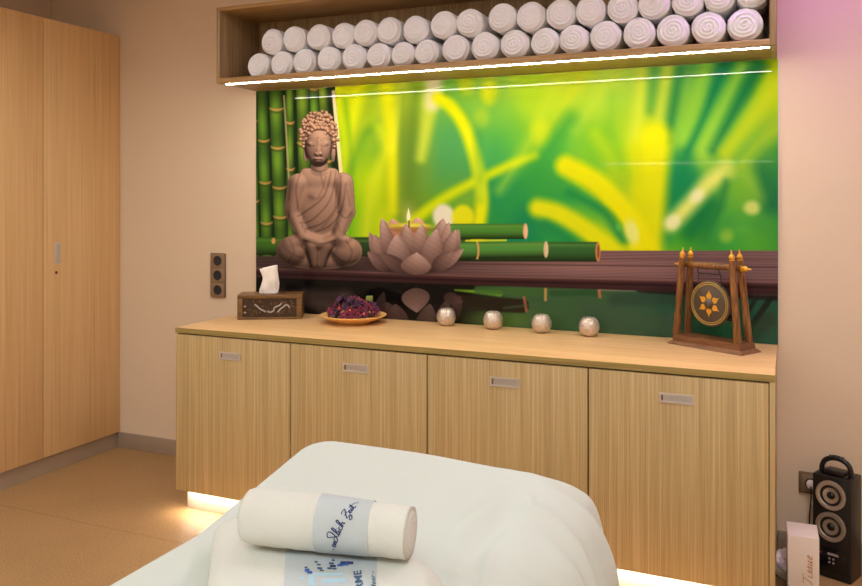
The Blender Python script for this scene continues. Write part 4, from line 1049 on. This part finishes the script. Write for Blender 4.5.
def patch(name, quad, mat, par, lift, nu=12, nv=12):
    bm = bmesh.new(); g_ = []
    for j in range(nv+1):
        r_ = []
        for i in range(nu+1):
            a = (quad[0][0]*(1-i/nu)+quad[1][0]*i/nu)*(1-j/nv)+(quad[3][0]*(1-i/nu)+quad[2][0]*i/nu)*j/nv
            b = (quad[0][1]*(1-i/nu)+quad[1][1]*i/nu)*(1-j/nv)+(quad[3][1]*(1-i/nu)+quad[2][1]*i/nu)*j/nv
            r_.append(bm.verts.new(on2(a, b, lift)))
        g_.append(r_)
    for j in range(nv):
        for i in range(nu): bm.faces.new([g_[j][i], g_[j][i+1], g_[j+1][i+1], g_[j+1][i]])
    return from_bm(name, bm, mat, par)
uvq = lambda u0, v0, u1, v1, u2, v2, u3, v3: [ab_of(u0, v0), ab_of(u1, v1), ab_of(u2, v2), ab_of(u3, v3)]
qa = ab_of(287, 552)[0]; qb = ab_of(381, 562)[0]
bnd = patch('printed_band', [(qa, .06), (qb, .06), (qb-.01, .96), (qa+.01, .96)], M['band'], t2, .0014, 16, 20); bnd['label'] = 'pale grey woven band with blue print'
k = 0
for (u, v, w, h, c) in ((309,570.5,5,3.2,'ink_mid'),(311.5,572.5,5.5,2.6,'ink_mid'),(308,567.6,3,1.2,'ink'),(318.5,562,3.2,1.4,'ink'),(321,564.5,4,1.6,'ink_slate'),(322,568,5,2,'ink_slate'),(324,570.3,4,1.4,'ink_slate'),
                        (334,562.5,5,2,'ink_slate'),(335.5,565.2,6,2.2,'ink'),(332,567.6,4.5,1.8,'ink_slate'),(337,568,4.5,1.6,'ink_slate'),(336,559.3,3,1.4,'ink'),(350,561.3,13,3.0,'ink'),(343,564.2,6,2.2,'ink_mid'),(347,562.8,9,3.2,'ink_mid')):
    patch('blue_mark', uvq(u-w/2, v-h/2, u+w/2, v-h/2, u+w/2, v+h/2, u-w/2, v+h/2), M[c], bnd, .0024, 2, 2)
for (u0, v0, u1, v1) in ((314,573,347,575.5),(310.5,575,316,586.5),(324,578.5,348,582.5),(301,577.5,306,580)):
    patch('pale_bar', uvq(u0, v0, u1, v0-1, u1, v1-1, u0, v1), M['ink_light'], bnd, .0020, 4, 4)
def text2d(body, size, shear=0, bold=0):
    cu = bpy.data.curves.new('lettering_source', 'FONT'); cu.body = body; cu.size = size; cu.shear = shear; cu.offset = bold; cu.resolution_u = 3; cu.fill_mode = 'FRONT'
    o = bpy.data.objects.new('lettering_source', cu); COL.objects.link(o); bpy.context.view_layer.update()
    me = bpy.data.meshes.new_from_object(o.evaluated_get(bpy.context.evaluated_depsgraph_get())); bpy.data.objects.remove(o); bpy.data.curves.remove(cu); return me
def text_on(body, size, org, dirx, diry, fn, name, mat, par, bold=0, sh=0):
    me = text2d(body, size, sh, bold)
    for v in me.vertices:
        p = Vector(org)+Vector(dirx)*v.co.x+Vector(diry)*v.co.y; v.co = fn(p.x, p.y)
    me.update(); me.materials.clear(); return link(name, me, mat, par)
# "Therme" reads upwards: starts below the frame, ends near v = 565
def uvfn(u, v): return on2(*ab_of(u, v), .0026)
tt = text_on('THERME', 11.5, (368, 608), (-.10, -.90), (-.95, 0.10), uvfn, 'lettering', M['ink_slate'], bnd, bold=.3); tt['label'] = 'blue word Therme printed along the band'
tt = text_on('Meer -', 7.5, (379, 590), (-.06, -.95), (-.95, .06), uvfn, 'lettering', M['ink_slate'], bnd, bold=.1, sh=.3); tt['label'] = 'small blue word Meer'

# rolled towel on top
LE, RE = Vector((-1.046, 1.432, 0)), Vector((-.700, 1.502, 0))
ax = (RE-LE); TLn = ax.length; axn = ax.normalized(); sd = Vector((axn.y, -axn.x, 0))      # sd points to the camera side
def rollS(a, th, lift=0):       # a 0..1 along, th: 0 = facing camera side, pi/2 = up
    r = .0635-.0095*a; r *= 1+.02*math.sin(2*th+1)+.012*math.sin(a*9+th*2)
    if a < .10: r *= 1-.14*((.10-a)/.10)**2
    r += lift
    zc = T2Z0+T2H+.006 + (.0635-.0095*a)*.93
    c = LE+ax*a; p = c+sd*(math.cos(th)*r*1.02); return Vector((p.x, p.y, zc+math.sin(th)*r*.94))
bm = bmesh.new(); NS, NA = 56, 60; rows = []
for i in range(NA+1):
    a = i/NA; row = []
    for k in range(NS):
        th = 2*PI*k/NS; p = rollS(a, th); p += Vector((0, 0, 1))*.0014*mnoise.noise(p*45); row.append(bm.verts.new(p))
    rows.append(row)
for a, b in zip(rows, rows[1:]):
    for k in range(NS): bm.faces.new([a[k], a[(k+1) % NS], b[(k+1) % NS], b[k]])
def endcap(a, sgn):
    prev = rows[0] if a == 0 else rows[-1]; cz = T2Z0+T2H+.006+(.0635-.0095*a)*.93; c = LE+ax*a; c.z = cz
    first = prev
    for j in range(1, 17):
        f = 1-j/17; ring = []
        for k in range(NS):
            s = f*4-k/NS; fr = s-math.floor(s); gdep = .003*math.exp(-(min(fr, 1-fr)/.16)**2)
            p = c+(first[k].co-c)*f; p = p+axn*sgn*(.010*(1-f**3)-gdep - .004)*(1 if a == 0 else 1); ring.append(bm.verts.new(p))
        for k in range(NS): bm.faces.new([prev[k], prev[(k+1) % NS], ring[(k+1) % NS], ring[k]])
        prev = ring
    bm.faces.new(prev)
endcap(0, -1); endcap(1, 1)
t1 = from_bm('rolled_towel', bm, M['terry2'], None, None, 0, smooth=True); tag(t1, 'rolled white towel with a grey lettered band on top of the folded towel', 'towel')
bm = bmesh.new(); rows = []
for i in range(15):
    row = []
    for k in range(NS):
        th = 2*PI*k/NS; a = .455+(.775-.455)*i/14 + .012*math.cos(th); row.append(bm.verts.new(rollS(a, th, .0016)))
    rows.append(row)
for a, b in zip(rows, rows[1:]):
    for k in range(NS): bm.faces.new([a[k], a[(k+1) % NS], b[(k+1) % NS], b[k]])
b1 = from_bm('printed_band', bm, M['band'], t1, smooth=True); b1['label'] = 'pale grey woven band'
# handwriting "endlich Zeit": cursive strokes, unit x-height
HW = []
def hw(st, dx): HW.extend([[(x+dx+.35*y, y) for x, y in s] for s in st])
hw([[(-1.1, .35), (-.5, .3)]], 0)                                                              # dash
hw([[(-.15, .3), (.25, .5), (.3, .85), (.05, .85), (-.08, .4), (.1, .02), (.5, .2)]], 0)       # e
hw([[(.5, .2), (.6, .8), (.6, .05), (.75, .75), (.95, .75), (.95, .1), (1.2, .2)]], .0)           # n
hw([[(2.0, .85), (1.5, .95), (1.25, .45), (1.5, 0), (1.95, .4), (2.25, 1.7), (2.15, 2.6), (1.7, 2.9), (1.2, 2.4), (1.6, 1.6), (2.3, .4), (2.6, .1)]], -.1)   # d with a big loop
hw([[(2.5, .1), (2.95, 1.3), (3.0, 2.3), (2.75, 2.3), (2.7, .9), (2.8, .1), (3.1, .2)]], -.1)         # l
hw([[(3.0, .2), (3.15, .85), (3.15, .1), (3.4, .2)], [(3.2, 1.3), (3.25, 1.4)]], -.1)             # i
hw([[(3.9, .8), (3.6, .9), (3.45, .45), (3.65, .05), (4.0, .2)]], -.1)                           # c
hw([[(4.0, .2), (4.4, 1.5), (4.4, 2.2), (4.15, 2.0), (4.15, .05), (4.4, .8), (4.65, .7), (4.65, .1), (4.9, .15)]], -.1)  # h
hw([[(5.6, 1.9), (6.0, 2.1), (6.6, 2.0), (6.1, 1.1), (5.6, .2), (6.1, .1), (6.4, -.4), (6.0, -.9), (5.7, -.5), (6.5, .1)], [(5.7, 1.0), (6.5, 1.1)]], -.1) # Z
hw([[(6.5, .3), (6.85, .5), (6.85, .85), (6.65, .8), (6.6, .35), (6.8, .02), (7.1, .2)]], -.1)       # e
hw([[(7.1, .2), (7.25, .85), (7.25, .1), (7.5, .2)], [(7.3, 1.25), (7.35, 1.35)]], -.1)           # i
hw([[(7.5, .2), (7.8, 1.8), (7.75, .3), (7.95, .05), (8.2, .3)], [(7.3, 1.35), (8.6, 1.15), (9.2, .4)]], -.1)  # t with a long bar
def hfn(x, y):
    arc_ = -.022 + x*.0105; a = .600 - y*.0092/TLn + .0042*x/TLn
    return rollS(a, arc_/.055, .0028)
l1 = letters(HW, .20, hfn, 'lettering', M['ink'], b1); l1['label'] = 'dark blue handwritten words endlich Zeit'

# ================================================================== LAMPS OF THE ROOM AND ADDED FILL LIGHTS
def downlight(x, y, power, label, size=.16, col=(1, .83, .64), spread=150):  # unseen downlight, added for fill light
    t = thing('fill_downlight', label, 'lamp', (x, y, ZC), 0, 'added round fill downlights')
    lathe('trim_ring', [(.070, -.001), (.088, -.001), (.090, -.004), (.086, -.008), (.072, -.006), (.070, -.001)], M['white_plastic'], t, 32)
    lathe('lens', [(0, -.0015), (.070, -.0015)], M['lamp'], t, 32)
    L = bpy.data.lights.new('fill_downlight_glow', 'AREA'); L.shape = 'DISK'; L.size = size; L.energy = power; L.color = col; L.spread = math.radians(spread)
    o = bpy.data.objects.new('fill_downlight_glow', L); COL.objects.link(o); o.parent = t; o.location = (0, 0, -.012); return t
LAMPS = [(.45, 2.5, 16), (-2.9, 2.2, 12)]
nm = ['fill downlight added in the ceiling over the right corner', 'fill downlight added in the ceiling between wardrobe and massage table']
for (x, y, p), l in zip(LAMPS, nm): downlight(x, y, p, 'round white ' + l, col=(.92, .94, .92))
for px_, lab in ((-3.0, 'square diffuse fill light panel added to the ceiling on the wardrobe side of the room'), (.2, 'square diffuse fill light panel added to the ceiling on the right side of the room')):  # unseen panels added as soft ambient fill
    cl = thing('fill_panel', lab, 'lamp', (px_, -.7, ZC))
    box('frame', (-.75, .75, -.75, .75, -.03, -.001), M['white_plastic'], cl)
    box('diffuser', (-.72, .72, -.72, .72, -.034, -.0305), M['panel'], cl)
# violet accent strip in the ceiling above the shelf's right end
vt = thing('accent_light', 'violet light strip on the ceiling above the right end of the shelf', 'lamp', (.15, 3.45, ZC))
box('light_profile', (-.4, .4, -.02, .02, -.02, -.001), M['alu'], vt)
box('light_bar', (-.39, .39, -.012, .012, -.024, -.02), emit('violet_led', (.60, .24, 1.0), 110), vt)
vt3 = thing('accent_light', 'long pale lilac fill strip added on the ceiling in front of the shelf', 'lamp', (-1.45, 2.75, ZC))  # strip added to brighten the towels on the shelf
box('light_profile', (-1.2, 1.2, -.02, .02, -.02, -.001), M['alu'], vt3)
box('light_bar', (-1.19, 1.19, -.012, .012, -.024, -.02), emit('lilac_fill', (.90, .88, 1.0), 42), vt3)
vt2 = thing('accent_light', 'violet light strip on the ceiling above the wardrobe', 'lamp', (-4.2, 1.9, ZC))
box('light_profile', (-.02, .02, -.6, .6, -.02, -.001), M['alu'], vt2)
box('light_bar', (-.012, .012, -.59, .59, -.024, -.02), emit('violet_led_soft', (.55, .40, 1.0), 12), vt2)
# a light bar on the rear wall, seen as a thin reflection in the glass
dm = lambda u, v: at_y(u, v, 2*YM - (YB+.03))
ra, rb = dm(603, 165), dm(773, 160.5)
rl = thing('wall_light', 'slim light bar on the rear wall reflected in the glass mural', 'lamp', ((ra.x+rb.x)/2, YB, (ra.z+rb.z)/2))
hl = (rb.x-ra.x)/2
box('light_profile', (-hl, hl, 0.0005, .022, -.012, .012), M['alu'], rl)
box('light_bar', (-hl, hl, .022, .028, -.008, .008), emit('white_led', (1, .9, .75), 14), rl)

w = bpy.data.worlds.new('world'); SC.world = w; w.use_nodes = True
w.node_tree.nodes['Background'].inputs[0].default_value = (.05, .045, .04, 1)

# ================================================================== CAMERA
cam = bpy.data.cameras.new('camera'); co_ = bpy.data.objects.new('camera', cam); COL.objects.link(co_)
co_.location = (0, 0, HC); co_.rotation_euler = (PI/2, 0, YAW)
cam.sensor_width = 36; cam.lens = 36*F/862; cam.shift_y = -(293-HOR)/862; cam.clip_start = .05
SC.camera = co_
SC.view_settings.view_transform = 'Standard'; SC.view_settings.look = 'None'; SC.view_settings.gamma = 1
SC.view_settings.exposure = 0.0
try: SC.view_settings.use_curve_mapping = False
except Exception: pass
SC.cycles.use_denoising = True; SC.cycles.max_bounces = 8; SC.cycles.diffuse_bounces = 5
SC.cycles.sample_clamp_indirect = 6
